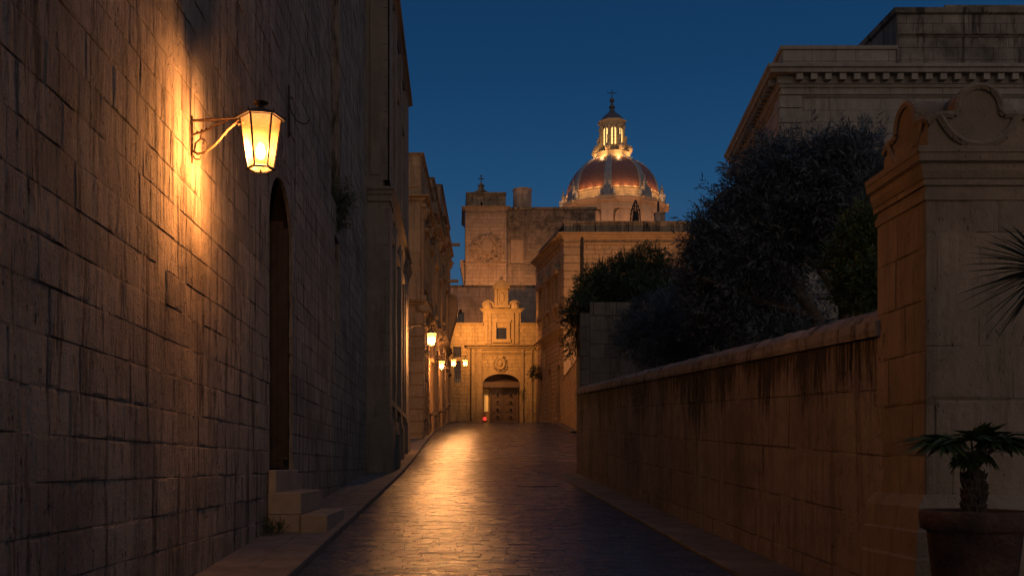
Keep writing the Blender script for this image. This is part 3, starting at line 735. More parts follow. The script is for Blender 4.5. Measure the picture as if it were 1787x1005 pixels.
# ------------------------------------------------------------------ chapel
YC = 88.0
def cx_(px): return X_(px, YC)
def cz_(py): return Z_(py, YC)
T = empty('chapel', (cx_(875), YC, 5.35), 'small golden baroque chapel with scrolled gable closing the end of the street', 'chapel')
fr = frame(0, YC, 0)
dl, dr_, dzs, dzt = cx_(843), cx_(907), cz_(669), cz_(652)
wn_ = (cx_(866), cx_(884), cz_(592), cz_(563))
lw = [(cx_(791), cx_(805), cz_(623), cz_(605)), (cx_(793), cx_(804), cz_(668), cz_(630))]
mb = MB()
ashlar(mb, fr, cx_(785)-.6, cx_(939), 4.8, cz_(568), .34, .75, [(dl, dr_, 4.8, dzt+.3), wn_]+lw, seed=81, g=.012, d=.02, j=.012)
ashlar(mb, fr, cx_(843), cx_(909), cz_(568), cz_(541), .34, .75, [wn_], seed=82, g=.012, d=.02, j=.012)
arch_fill(mb, fr, dl, dr_, dzs, dzt+.3, dzt-dzs, .8)
for u in (dl, dr_): mb.add([fr(u, 0, 4.8), fr(u, -.8, 4.8), fr(u, -.8, dzs), fr(u, 0, dzs)], [(0, 1, 2, 3)])
reveal(mb, fr, *wn_, .35)
for w in lw: reveal(mb, fr, *w, .25)
mb.fbox(fr, cx_(785)-.6, cx_(939), -7, -6.9, 4.8, cz_(568)); mb.fbox(fr, cx_(785)-.6, cx_(939), -7, -.03, cz_(568)-.2, cz_(568)-.05); mb.fbox(fr, cx_(939)-.05, cx_(939)-.005, -7, -.02, 4.8, cz_(568)); mb.fbox(fr, cx_(843), cx_(909), -.6, -.02, cz_(568)-.1, cz_(541)-.01)
mb.build('wall', M['chapel'], T)
mb = MB()
for a, b in ((820, 829), (832, 841), (909, 914), (926, 929)):
    f6 = lambda u, n, z: fr(u, n+.09, z)
    ashlar(mb, f6, cx_(a), cx_(b), 5.2, cz_(610), 1.1, 3, seed=a)
    for q_ in (a, b): mb.add([fr(cx_(q_), 0, 5.2), fr(cx_(q_), .09, 5.2), fr(cx_(q_), .09, cz_(610)), fr(cx_(q_), 0, cz_(610))], [(0, 1, 2, 3)])
for a, b in ((846, 851), (853, 857), (893, 897), (899, 905)):
    mb.fbox(fr, cx_(a), cx_(b), .0, .1, cz_(600), cz_(546))
mb.build('pilaster', M['chapel'], T)
mb = MB()
mb.mould([(cx_(819), YC), (cx_(819), YC-.02), (cx_(931), YC-.02), (cx_(931), YC)], corn(1.35, 1.0), z=cz_(602))
mb.mould([(cx_(819), YC-.01), (cx_(931), YC-.01)], corn(.35, 1.1), z=cz_(616))
mb.mould([(cx_(785)-.5, YC-.01), (cx_(843), YC-.01)], corn(.9), z=cz_(564)); mb.mould([(cx_(909), YC-.01), (cx_(939), YC-.01)], corn(.9), z=cz_(564))
mb.mould([(cx_(842), YC), (cx_(842), YC-.02), (cx_(910), YC-.02), (cx_(910), YC)], corn(.8), z=cz_(539))
mb.each('cornice', M['chapel'], T)
mb = MB()
a, b = cx_(864), cx_(886); t_ = .3
mb.fbox(fr, wn_[0]-t_, wn_[0], .003, .14, wn_[2], wn_[3]); mb.fbox(fr, wn_[1], wn_[1]+t_, .003, .14, wn_[2], wn_[3]); mb.fbox(fr, wn_[0]-t_-.08, wn_[1]+t_+.08, .003, .18, wn_[3], wn_[3]+.26); mb.fbox(fr, wn_[0]-t_-.1, wn_[1]+t_+.1, .003, .2, wn_[2]-.3, wn_[2])
mb.build('window_surround', M['chapel'], T)
for w in [wn_]+lw:
    mb = MB(); mb.fbox(fr, w[0]+.01, w[1]-.01, -.24, -.2, w[2]+.01, w[3]-.01); wo = mb.build('window', M['glass_dark'], T)
    mb = MB()
    for k in (.33, .66): mb.fbox(fr, w[0]+(w[1]-w[0])*k-.02, w[0]+(w[1]-w[0])*k+.02, -.195, -.17, w[2]+.01, w[3]-.01)
    for k in (.25, .5, .75): mb.fbox(fr, w[0]+.01, w[1]-.01, -.192, -.172, w[2]+(w[3]-w[2])*k-.02, w[2]+(w[3]-w[2])*k+.02)
    mb.build('window_bars', M['iron'], T)
# aedicule
mb = MB(); a, b = cx_(863), cx_(887)
mb.fbox(fr, a, b, -.5, .05, cz_(537), cz_(504)); mb.fbox(fr, a+.02, a+.22, .05, .16, cz_(535), cz_(506)); mb.fbox(fr, b-.22, b-.02, .05, .16, cz_(535), cz_(506)); mb.fbox(fr, a-.15, b+.15, -.5, .2, cz_(537), cz_(533))
mb.fbox(fr, a-.12, b+.12, -.5, .25, cz_(504), cz_(500))
c_ = (a+b)/2
mb.prism(fr, [(a-.2, cz_(500))]+[(c_+(u*(b-a+.4)/2), cz_(500)+.62*(1-abs(u)**1.6)) for u in (-1, -.75, -.5, -.25, 0, .25, .5, .75, 1)]+[(b+.2, cz_(500))], -.45, .22)
mb.lathe((c_, YC+.1, cz_(488)), [(.12, -.1), (.07, 0), (.16, .14), (.1, .26), (0, .36)], 10)
for i in range(24):
    t0 = 2*math.pi*i/24; t1 = 2*math.pi*(i+1)/24
    mb.tube([fr(c_+.22*math.cos(t0), .07, cz_(520)+.5*math.sin(t0)), fr(c_+.22*math.cos(t1), .07, cz_(520)+.5*math.sin(t1))], .045, 5)
mb.build('aedicule', M['chapel'], T)
for sgn, px in ((-1, 851), (1, 899)):
    mb = MB(); cc = cx_(px); zc = cz_(533)
    pts = []
    for i in range(30):
        t = i/29*3.4*math.pi; r_ = .52*(1-t/(4.2*math.pi)); pts.append(fr(cc-sgn*r_*math.cos(t), -.1, zc+r_*.85*math.sin(t)))
    mb.tube(pts, .11, 6); mb.tube([fr(cc-sgn*.5, -.1, zc), fr(cc-sgn*.75, -.1, zc-.25), fr(cc-sgn*1.0, -.1, zc-.3)], .1, 6)
    mb.lathe((cc, YC+.1, zc), [(0, -.4), (.4, -.35), (.42, 0), (.3, .25), (0, .3)], 10)
    mb.build('scroll', M['chapel'], T)
# cartouche
def cartouche(mb, fr, c, z, w, h, n=.0, seed=0, dens=40, th=.06, core=True):
    rr = random.Random(seed)
    mb.lathe(fr(c, n, z), [(0, 0)], 3) if False else None
    P = []
    for i in range(20):
        t = 2*math.pi*i/20; P.append((c+w*.38*math.cos(t), z+h*.40*math.sin(t)))
    if core: mb.prism(fr, P, n, n+th*1.4)
    for i in range(20 if core else 0):
        p, q = P[i], P[(i+1) % 20]; mb.tube([fr(p[0], n+th*1.2, p[1]), fr(q[0], n+th*1.2, q[1])], th*.8, 5)
    for i in range(dens):
        t = rr.random()*2*math.pi; r0 = rr.uniform(.42, .55); a0 = rr.random()*6.28; s_ = rr.uniform(.06, .14)
        cc = (c+w*r0*math.cos(t), z+h*r0*math.sin(t)); pts = []
        for k in range(6):
            aa = a0+k*.8*rr.choice((1, 1)); rr_ = s_*w*(1-k/8); pts.append(fr(cc[0]+rr_*math.cos(aa), n+th*.5, cc[1]+rr_*math.sin(aa)))
        mb.tube(pts, th*.55, 5)
    if core: mb.prism(fr, [(c-w*.2, z+h*.45), (c-w*.25, z+h*.62), (c-w*.1, z+h*.54), (c, z+h*.68), (c+w*.1, z+h*.54), (c+w*.25, z+h*.62), (c+w*.2, z+h*.45)], n, n+th*1.5)
mb = MB(); cartouche(mb, fr, cx_(873), cz_(635), 1.0, 1.15, seed=3, dens=60, th=.13); mb.lathe(fr(cx_(873), .1, cz_(635)-.3), [(0, 0), (.2, .1), (.26, .35), (.15, .6), (0, .66)], 10); mb.build('coat_of_arms', M['chapel'], T)
# door canopy, jambs, door
mb = MB(); mb.fbox(fr, dl+.02, dr_-.02, -.75, -.1, cz_(672), cz_(666)); mb.fbox(fr, dl-.05+.08, dr_-.03, -.70, .0, cz_(676), cz_(672)+.0); mb.build('canopy', M['wood'], T)
mb = MB(); mb.prism(fr, [(dl+.05, dzs+.0)]+[(u, z-.06) for u, z in arch_pts(dl+.05, dr_-.05, dzs, dzt-dzs)][1:-1]+[(dr_-.05, dzs+.0)], -.78, -.6); mb.build('tympanum', M['door_dark'], T)
mb = MB(); mb.fbox(fr, dl, dr_, -.85, -.8, 5.2, dzs+.2); mb.build('door_back_wall', M['chapel'], T)
px0, px1 = 857, 903
mb = MB(); mb.fbox(fr, cx_(855), cx_(857)+.02, -.79, -.5, 5.3, cz_(676)); mb.fbox(fr, cx_(903)-.02, cx_(905), -.79, -.5, 5.3, cz_(676)); mb.fbox(fr, cx_(855), cx_(905), -.79, -.52, cz_(679), cz_(676)-.003); mb.build('door_frame', M['wood'], T)
for a, b in ((857.5, 879.7), (880.3, 902.5)):
    mb = MB(); u0, u1 = cx_(a), cx_(b); mb.fbox(fr, u0, u1, -.72, -.64, 5.35, cz_(679))
    zz = [cz_(733), cz_(720), cz_(707), cz_(694), cz_(681)]
    D = None
    for z0, z1 in zip(zz, zz[1:]):
        mb.fbox(fr, u0+.14, u1-.14, -.64, -.60, z0+.08, z1-.04); mb.fbox(fr, u0+.24, u1-.24, -.60, -.57, z0+.16, z1-.12)
    D = mb.build('door', M['wood'], T)
    mb = MB()
    for z0, z1 in list(zip(zz, zz[1:]))[:4]:
        mb.lathe(fr((u0+u1)/2, -.5, (z0+z1)/2), [(0, -.1), (.09, -.07), (.11, 0), (.08, .08), (0, .1)], 8)
    mb.build('door_boss', M['iron'], D)
mb = MB(); mb.fbox(fr, cx_(845.5), cx_(852.5), -.78, -.70, cz_(717), cz_(688)); mb.build('notice_board', M['poster'], T)
# drain pipe on the chapel
mb = MB(); mb.tube([fr(cx_(821.5), .2, cz_(735)), fr(cx_(821.5), .2, cz_(607)), fr(cx_(816), .2, cz_(602))], .05, 6); mb.build('drainpipe', M['iron'], T)

q = fr(cx_(846), .15, 0)
T = empty('votive_lamp', (q[0], q[1], gzs(q[1])), 'small glowing red lamp at the foot of the chapel door', 'lamp')
mb = MB(); mb.lathe((q[0], q[1], gzs(q[1])), [(0, 0), (.13, 0), (.13, .08), (.04, .12), (.04, .22), (.09, .26), (0, .27)], 10); mb.build('base', M['iron'], T)
mb = MB(); mb.lathe((q[0], q[1], gzs(q[1])+.26), [(.0, 0), (.10, .0), (.14, .1), (.12, .26), (0, .30)], 10); mb.build('glass', M['red'], T, True)

# wall behind the chapel
T = empty('old_house', (2, 95, 5.35), 'dark flat-roofed stone house right behind the chapel gable', 'house')
Y2 = 95.2; fr = frame(0, Y2, 0); w = (X_(795, Y2), X_(810, Y2), Z_(562, Y2), Z_(545, Y2))
mb = MB(); ashlar(mb, fr, -3.5, X_(938, Y2)+1, 8, Z_(501, Y2), .4, .9, [w], seed=91); reveal(mb, fr, *w, .3)
mb.fbox(fr, -3.5, X_(938, Y2)+1, -7, -6.9, 5, Z_(501, Y2)); mb.fbox(fr, -3.5, X_(938, Y2)+1, -7, -.03, Z_(501, Y2)-.3, Z_(501, Y2)-.1)
mb.build('wall', M['rear_dark'], T)
mb = MB(); mb.fbox(fr, -3.5, X_(938, Y2)+1, -.3, .1, Z_(501, Y2), Z_(498, Y2)); mb.build('coping', M['lichen'], T)
mb = MB(); mb.fbox(fr, *w[:2], -.3, -.25, *w[2:]); mb.build('window', M['glass_dark'], T)

# ------------------------------------------------------------------ tall rear block
Y3 = 108.0
def ex(px): return X_(px, Y3)
def ez(py): return Z_(py, Y3)
T = empty('convent_tower', (ex(845), Y3, 5.35), 'tall blank stone tower block with a carved coat of arms behind the chapel', 'tower')
fr = frame(0, Y3, 0)
mb = MB(); ashlar(mb, fr, ex(812), ex(884), 8, ez(364), .42, 1.0, seed=101, g=.016, d=.02, j=.012)
fL = frame(ex(812), Y3, -90)
mb.fbox(fr, ex(812)+.02, ex(812)+.1, -8, -.02, 8, ez(364)); mb.fbox(fr, ex(812)+.02, ex(884), -8, -7.9, 8, ez(364)); mb.fbox(fr, ex(884)-.1, ex(884)-.01, -8, -.02, 8, ez(362))
mb.build('wall', M['rear'], T)
mb = MB(); pth = [(ex(812), Y3+8), (ex(812), Y3), (ex(884), Y3), (ex(884), Y3+.5)]
mb.mould(pth, corn(1.1, 1.1), z=ez(361)); mb.mould([(ex(812), Y3), (ex(884), Y3)], corn(.35), z=ez(372)); mb.mould([(ex(812), Y3+8), (ex(812), Y3), (ex(884), Y3)], corn(.35), z=ez(459)); mb.each('cornice', M['rear'], T)
mb = MB(); f7 = frame(0, Y3+.2, 0); ashlar(mb, f7, ex(814), ex(883), ez(361), ez(338), .42, 1.0, [(ex(839), ex(842), ez(361), ez(352))], seed=102)
mb.fbox(f7, ex(814), ex(814)+.05, -7, -.01, ez(361), ez(338)); mb.fbox(f7, ex(883)-.05, ex(883), -7, -.01, ez(361), ez(338)); mb.fbox(f7, ex(813), ex(884), -7, .12, ez(338), ez(335)); mb.build('parapet', M['lichen'], T)
mb = MB(); cartouche(mb, fr, ex(850), ez(430), 1.5, 1.9, seed=9, dens=60, th=.13); cartouche(mb, fr, ex(850), ez(436), 3.0, 2.9, seed=19, dens=120, th=.15, core=False); mb.build('coat_of_arms', M['rear'], T)
mb = MB(); 
for a, b in ((838, 839), (858, 859)): mb.fbox(fr, ex(a), ex(b), .002, .05, ez(500), ez(462))
mb.build('pilaster_strip', M['rear'], T)
mb = MB(); mb.prism(lambda u, n, z: (ex(812)-u, Y3+n, z), [(0, ez(500)), (.0, ez(452)), (.55, ez(452)), (.55, ez(462)), (.1, ez(500))], .5, 2.5); mb.build('corbel', M['rear'], T)

T = empty('convent_wing', (ex(960), Y3, 5.35), 'broad mottled blank wall with a walled-up window, right of the coat-of-arms tower', 'building')
fr = frame(0, Y3+.25, 0); hole = (ex(891), ex(914), ez(459), ez(417))
mb = MB(); ashlar(mb, fr, ex(884)+.02, ex(1040), 8, ez(458), .42, 1.0, [hole], seed=103, g=.016, d=.02, j=.012); ashlar(mb, fr, ex(884)+.02, ex(1040), ez(458), ez(364), .42, 1.0, [hole], seed=104, g=.016, d=.02, j=.012)
reveal(mb, fr, *hole, .12)
mb.fbox(fr, ex(1040)-.05, ex(1040), -8, -.01, 8, ez(364)); mb.fbox(fr, ex(884), ex(1040), -8, -.03, ez(364)-.2, ez(364)-.1)
mb.build('wall', stone('mottled_convent_limestone', (.30, .205, .14), (.22, .155, .11), stain=.8, streak=.5, bump=.45, scale=.35, top=(ez(480)-5.35, ez(395)-5.35)), T)
mb = MB(); mb.fbox(fr, *hole[:2], -.14, -.1, *hole[2:]); mb.build('blocked_window', M['rear'], T)
mb = MB(); mb.fbox(fr, ex(887), ex(1042), -8, .15, ez(365), ez(361)); mb.mould([(ex(886), Y3+.25), (ex(945), Y3+.25)], corn(.35), z=ez(461)); mb.build('coping', M['lichen'], T)

T = empty('round_turret', (ex(911.5), Y3+2.2, ez(361)), 'plain round stone turret standing on the roof beside the stone cross', 'turret')
mb = MB(); s_ = (Y3+2.2)/Y3; mb.lathe((X_(911.5, Y3+2.2), Y3+2.2, ez(361)-.5), [(1.02, 0), (1.02, 2.75), (1.08, 2.8), (1.08, 2.95), (0, 3.0)], 28); mb.build('shaft', M['rear_dark'], T, False)
T = empty('stone_cross', (ex(840), Y3+.8, ez(335)), 'small dark cross on a stepped stone finial on top of the tower block', 'cross')
mb = MB(); c = (ex(840), Y3+.8, ez(335)); k = .062
mb.lathe(c, [(.85, 0), (.85, .12), (.5, .3), (.30, .62), (.28, .8), (.42, .88), (.18, 1.0), (.12, 1.2), (0, 1.25)], 12); mb.build('finial', M['lichen'], T)
mb = MB(); z = c[2]; mb.box(c[0]-.05, c[0]+.05, c[1]-.05, c[1]+.05, z+1.2, z+1.95); mb.box(c[0]-.33, c[0]+.33, c[1]-.045, c[1]+.045, z+1.6, z+1.69); mb.box(c[0]-.1, c[0]+.1, c[1]-.06, c[1]+.06, z+1.92, z+2.02); mb.build('cross', M['iron'], T)

# floodlight on the chapel roof that washes the tower block
def floodlight(name, loc, aim, power, label, r=.25, angle=110, col=(1, .45, .16), sz=.25):
    T = empty(name, loc, label, 'floodlight', 'floodlights on the roofs')
    v = Vector(loc); d = Vector(aim).normalized()
    a = d.cross(Vector((1, 0, .01))).normalized(); b = d.cross(a)
    mb = MB(); P = [v+a*i*sz+b*j*sz for i, j in ((-1, -.7), (1, -.7), (1, .7), (-1, .7))]; Q = [p*1-d*sz*.6+(v-p)*.3 for p in P]
    mb.add(P+Q, [(0, 4, 5, 1), (1, 5, 6, 2), (2, 6, 7, 3), (3, 7, 4, 0), (4, 7, 6, 5)]); mb.build('housing', M['iron'], T)
    mb = MB(); mb.add([v+(p-v)*.93+d*-.01 for p in P], [(0, 1, 2, 3)]); mb.build('lens', M['flood'], T)
    mb = MB(); mb.tube([v-d*sz*.5, v-d*sz*.5-Vector((0, 0, sz*1.6))], sz*.12, 6); mb.build('stand', M['iron'], T)
    light('flood_light', v+d*.06, power, T, r, col, 'SPOT', d, angle, .9)
    return T
floodlight('floodlight', (.42, 82.2, 14.3), (.50, .86, -.20), 3700, 'small added floodlight on the dark far house, brightening the chapel front', .2, 104, (1, .41, .11), .16)  # added fixture, brightens the chapel beyond what the lanterns give
floodlight('floodlight', (2.6, 101.0, 19.1), (.05, 1, .42), 2500, 'small roof floodlight washing the coat-of-arms tower from below')
floodlight('floodlight', (7.6, 101.0, 19.1), (.1, 1, .30), 1100, 'small roof floodlight washing the walled-up window wall from below')

floodlight('floodlight', (11.5, 63.5, 9.2), (.12, 1, .32), 4300, 'small added unseen floodlight low in the garden washing the palazzo front, behind the block wall', .3, 125, (1, .45, .17))  # unseen lamp added behind the wall to warm the palazzo front

# ------------------------------------------------------------------ domed church
YD = 135.0
DX = X_(1068, YD); zb = Z_(359, YD); RD = 6.1
T = empty('domed_church', (DX, YD, 5.35), 'floodlit church dome with red panels, pale ribs and a glowing lantern turret', 'church')
rot0 = R(-90-14)          # a rib 14 degrees left of the line of sight
ribA = [rot0+R(45*k) for k in range(8)]
def pol(a, r_, z): return (DX+r_*math.cos(a), YD+r_*math.sin(a), z)
mb = MB()
mb.lathe((DX, YD, 0), [(6.5, 14), (6.5, zb-1.35)], 8, rot0+R(22.5)); 
for k in range(8):
    a = rot0+R(45*k+22.5); fD = lambda u, n, z, a=a: (DX+(6.12+n)*math.cos(a-R(22.5)*0)+(-math.sin(a))*u, YD+(6.12+n)*math.sin(a)+math.cos(a)*u, z)
mb.build('drum', M['domestone'], T)
mb = MB()
for a in ribA:
    u_ = Vector((-math.sin(a), math.cos(a))); 
    P = lambda s_, r_, z: (DX+r_*math.cos(a)+u_.x*s_, YD+r_*math.sin(a)+u_.y*s_, z)
    V = [P(s_, r_, z) for s_ in (-.75, .75) for r_ in (5.8, 7.0) for z in (15, zb-1.1)]
    mb.add(V, [(0, 1, 3, 2), (4, 6, 7, 5), (0, 4, 5, 1), (2, 3, 7, 6), (0, 2, 6, 4), (1, 5, 7, 3)])
mb.build('buttress', M['domestone'], T)
mb = MB()
for k in range(8):
    a = rot0+R(45*k+22.5)
    P = lambda s_, n, z: (DX+(6.02+n)*math.cos(a)-math.sin(a)*s_, YD+(6.02+n)*math.sin(a)+math.cos(a)*s_, z)
    mb.prism(P, [(-1.3, zb-9), (-1.3, zb-3.0)]+[(u, z) for u, z in arch_pts(-1.3, 1.3, zb-3.0, 1.1, 10)][1:-1]+[(1.3, zb-3.0), (1.3, zb-9)], 0, .03)
mb.build('blind_niche', M['domestone'], T)
mb = MB()
for k in range(8):
    a = rot0+R(45*k+22.5)
    P = lambda s_, n, z: (DX+(6.02+n)*math.cos(a)-math.sin(a)*s_, YD+(6.02+n)*math.sin(a)+math.cos(a)*s_, z)
    A_ = arch_pts(-1.45, 1.45, zb-3.0, 1.25, 10)
    for p, q in zip(A_, A_[1:]): mb.tube([P(p[0], .05, p[1]), P(q[0], .05, q[1])], .17, 5)
    for s_ in (-1.45, 1.45): mb.tube([P(s_, .05, zb-9), P(s_, .05, zb-3)], .17, 5)
mb.build('window_surround', M['domestone'], T)
mb = MB()
mb.lathe((DX, YD, zb), [(6.6, -2.0), (6.65, -1.8), (6.6, -1.6), (6.6, -1.2), (6.9, -1.1), (6.95, -.9), (7.25, -.75), (7.3, -.55), (6.9, -.35), (6.4, -.3)], 48)
for a in ribA:
    for (w_, r0_, r1_, z0_, z1_) in ((.95, 6.2, 7.45, -1.1, -.8), (1.05, 6.2, 7.6, -.8, -.5)):
        P = lambda s_, r_, z: (DX+r_*math.cos(a)-math.sin(a)*s_, YD+r_*math.sin(a)+math.cos(a)*s_, z)
        V = [P(s_, r_, zb+z) for s_ in (-w_, w_) for r_ in (r0_, r1_) for z in (z0_, z1_)]
        mb.add(V, [(0, 1, 3, 2), (4, 6, 7, 5), (0, 4, 5, 1), (2, 3, 7, 6), (0, 2, 6, 4), (1, 5, 7, 3)])
mb.build('cornice', M['domestone'], T)
mb = MB(); mb.lathe((DX, YD, zb), [(6.35, -.35), (6.4, .0), (6.25, .15), (6.22, .80), (6.34, .84), (6.32, .98), (6.1, 1.02)], 48); mb.build('base_ring', M['domestone'], T)
HD = 6.25
def dome_prof(t, r=RD): return (r*math.cos(t)**.92 if math.cos(t) > 0 else 0, 1.0+(HD-.85)*math.sin(t))
mb = MB(); mb.lathe((DX, YD, zb), [dome_prof(R(90)*i/22) for i in range(20)], 64); mb.build('dome', M['tile'], T, True)
for a in ribA:
    mb = MB(); prev = None
    for i in range(20):
        t = R(90)*i/22; r_, z = dome_prof(t); w_ = .50*(.45+.55*math.cos(t)); h_ = .16
        nrm = Vector((math.cos(t), math.sin(t)))
        row = []
        for s_, o_ in ((-w_, -.05), (-w_, h_*.6), (-w_*.55, h_), (w_*.55, h_), (w_, h_*.6), (w_, -.05)):
            rr_ = r_+o_*nrm.x; row.append((DX+rr_*math.cos(a)-math.sin(a)*s_, YD+rr_*math.sin(a)+math.cos(a)*s_, zb+z+o_*nrm.y))
        if prev: mb.add(prev+row, [(k, k+1, 7+k, 6+k) for k in range(5)])
        prev = row
    mb.build('rib', M['lead'], T)
    mb = MB(); c = pol(a, 6.75, zb-.35)
    P = lambda s_, r_, z: (DX+r_*math.cos(a)-math.sin(a)*s_, YD+r_*math.sin(a)+math.cos(a)*s_, z)
    V = [P(s_, r_, zb+z) for s_ in (-.5, .5) for r_ in (6.1, 7.1) for z in (-.5, .9)]
    mb.add(V, [(0, 1, 3, 2), (4, 6, 7, 5), (0, 4, 5, 1), (2, 3, 7, 6), (0, 2, 6, 4), (1, 5, 7, 3)])
    mb.lathe(pol(a, 6.6, zb+.9), [(.5, 0), (.5, .1), (.3, .2), (.26, .6), (.36, .68), (.14, .9), (.18, 1.0), (.05, 1.4), (.0, 1.9)], 8, a)
    for sg in (-1, 1):
        q = P(sg*.72, 6.7, zb+.15); mb.lathe(q, [(0, -.5), (.3, -.4), (.36, 0), (.2, .35), (0, .45)], 8)
    mb.build('pinnacle', M['lead'], T)
rot1 = R(-90-22.5); ribT = [rot1+R(45*k) for k in range(8)]
# lantern turret
zl = Z_(281, YD)
mb = MB(); mb.lathe((DX, YD, zl), [(2.2, -.6), (2.75, -.3), (2.75, .1), (2.5, .2), (2.45, .55), (2.6, .65), (2.6, .8), (1.7, .9), (1.65, 1.35), (1.5, 1.4)], 8, rot1); mb.build('turret_base', M['domestone'], T)
mb = MB(); zc = zl+1.4
mb.lathe((DX, YD, 0), [(1.5, zc), (1.5, zc+3.45)], 8, rot1+R(22.5)); mb.build('turret_wall', M['domestone'], T)
mb = MB()
for a in ribT:
    mb.lathe(pol(a, 1.62, zc), [(.24, 0), (.24, .2), (.16, .3), (.15, 2.7), (.25, 2.85), (.25, 3.1), (0, 3.1)], 8)
mb.build('turret_column', M['domestone'], T)
for a in ribT:
    mb = MB(); P = lambda u, n, z: (DX+u*math.cos(a)-math.sin(a)*n, YD+u*math.sin(a)+math.cos(a)*n, zl+z)
    pts = [(2.3, .8), (2.6, .95), (2.62, 1.5), (2.35, 1.8), (2.05, 1.9), (1.95, 2.4), (2.1, 2.85), (1.9, 3.05), (1.6, 3.05), (1.5, .8)]
    mb.prism(P, pts, -.19, .19); mb.lathe(P(2.42, 0, 1.3), [(0, -.5), (.36, -.36), (.42, 0), (.3, .36), (0, .45)], 8)
    mb.build('volute', M['domestone'], T)
for k in range(8):
    a = rot1+R(45*k+22.5); P = lambda s_, n, z: (DX+(1.40+n)*math.cos(a)-math.sin(a)*s_, YD+(1.40+n)*math.sin(a)+math.cos(a)*s_, z)
    mb = MB(); mb.prism(P, [(-.32, zc+.45)]+arch_pts(-.32, .32, zc+2.4, .34, 8)+[(.32, zc+.45)], 0.0, .05); wo = mb.build('lit_window', M['lit_window'], T)
    mb = MB(); 
    for s_ in (0,): mb.tube([P(s_, .07, zc+.45), P(s_, .07, zc+2.7)], .018, 4)
    for z_ in (.9, 1.35, 1.8, 2.25): mb.tube([P(-.32, .07, zc+z_), P(.32, .07, zc+z_)], .015, 4)
    mb.build('glazing_bar', M['frame'], wo)
zt = zc+3.1
mb = MB(); mb.lathe((DX, YD, zt), [(1.6, 0), (1.7, .1), (1.7, .35), (1.95, .5), (2.0, .68), (1.6, .75)], 8, rot1); mb.build('turret_cornice', M['domestone'], T)
mb = MB(); mb.lathe((DX, YD, zt+.72), [(1.75, 0), (1.5, .35), (1.1, .8), (.65, 1.15), (.35, 1.5), (.3, 1.8), (.42, 1.95), (.38, 2.15), (.16, 2.35), (.14, 2.6), (.3, 2.8), (.34, 3.0), (.2, 3.2), (.0, 3.3)], 16); mb.build('cap', M['slate'], T)
zz = zt+.72+3.2
ztop = Z_(157, YD)
mb = MB(); mb.tube([(DX, YD, zz), (DX, YD, ztop)], .055, 6); mb.tube([(DX-.62, YD, zz+(ztop-zz)*.62), (DX+.62, YD, zz+(ztop-zz)*.62)], .05, 6); mb.build('cross', M['iron'], T)
for k in range(8):
    a = rot0+R(45*k+22.5)
    if math.sin(a) > .75: continue
    for off in (-.2, 0, .2):
        light('dome_light', pol(a+off, 6.62, zb+1.12), 26, T, .12, (1, .46, .15))
    for off in (-.13, .13):
        light('cornice_light', pol(a+off, 7.1, zb+.1), 24, T, .15, (1, .54, .2))
    q = pol(a, 3.1, zl+.15); light('turret_light', q, 115, T, .15, (1, .55, .2))
    q = pol(a, 9.5, zb-5.5); light('drum_light', q, 480, T, .4, (1, .42, .2))

# ------------------------------------------------------------------ palazzo on the right with corner pilasters
Y4 = 75.0; XA = X_(985, Y4)
sd = Vector((-.112*10.7, 10.7)); SL = sd.length
T = empty('palazzo', (XA, Y4, gzs(Y4)), 'two-storey golden palazzo with quoined corner and balustrade, right of the chapel', 'building')
def pz(py): return Z_(py, Y4)
fr = frame(0, Y4, 0)
fs = frame(XA+sd.x, Y4+sd.y, math.degrees(math.atan2(-sd.y, -sd.x)))    # u from far to near, n to the left
mb = MB(); XR = X_(1245, Y4)
ashlar(mb, fr, XA, XR, 4, pz(412), .36, .85, seed=111, g=.025, d=.035, j=.015)
up = [(1.6, 2.9, 14.0, 16.3), (5.0, 6.3, 14.0, 16.3), (8.0, 9.2, 14.0, 16.3)]
dn = [(1.2, 2.5, 5.0, 9.4), (4.6, 6.0, 5.0, 9.4), (8.0, 9.3, 5.0, 9.4)]
ashlar(mb, fs, 0, SL, 4, pz(412), .36, .85, up+dn, seed=112, g=.025, d=.035, j=.015)
for w in up+dn: reveal(mb, fs, *w, .35)
for w in dn: arch_fill(mb, fs, w[0], w[1], w[3]-.65, w[3], .64, .35)
mb.fbox(fr, XA, XR, -11, -10.9, 4, pz(412)); mb.fbox(fr, XR-.1, XR-.01, -11, 0, 4, pz(412)); mb.fbox(fr, XA+.1, XR, -10.9, -.05, pz(412)-.3, pz(412)-.1)
mb.build('wall', M['palazzo_plain'], T)
mb = MB(); z = 4.2; rr = random.Random(2)
while z < pz(415)-.4:
    mb.fbox(fr, XA-.06, X_(1012, Y4), .0, .07, z+.025, z+.575, rr.random()); mb.fbox(fs, SL-1.1, SL+.07, .0, .06, z+.025, z+.575, rr.random())
    z += .6
mb.build('quoin', M['palazzo_plain'], T)
mb = MB(); z = 4.2
while z < pz(415)-.4: mb.fbox(fs, 0, .8, .0, .06, z+.025, z+.575, rr.random()); z += .6
mb.build('quoin', M['palazzo_plain'], T)
PT = [(XA+sd.x, Y4+sd.y), (XA, Y4), (XR, Y4)]
mb = MB(); mb.mould(PT, corn(1.7, .9), z=pz(408)); mb.mould(PT, corn(.5), z=pz(424)); mb.mould(PT, corn(1.1), z=pz(571)); mb.mould(PT, corn(.4), z=pz(583)); mb.each('cornice', M['palazzo_plain'], T)
mb = MB(); z0, z1 = pz(408), pz(385)
f8 = lambda u, n, z: fr(u, n-.2, z)
ashlar(mb, f8, XA+.0, XR, z0, z1-.15, .9, 1.9, seed=113, j=.02, g=.03); mb.fbox(fr, XA-.1, XR, -.6, -.12, z1-.15, z1)
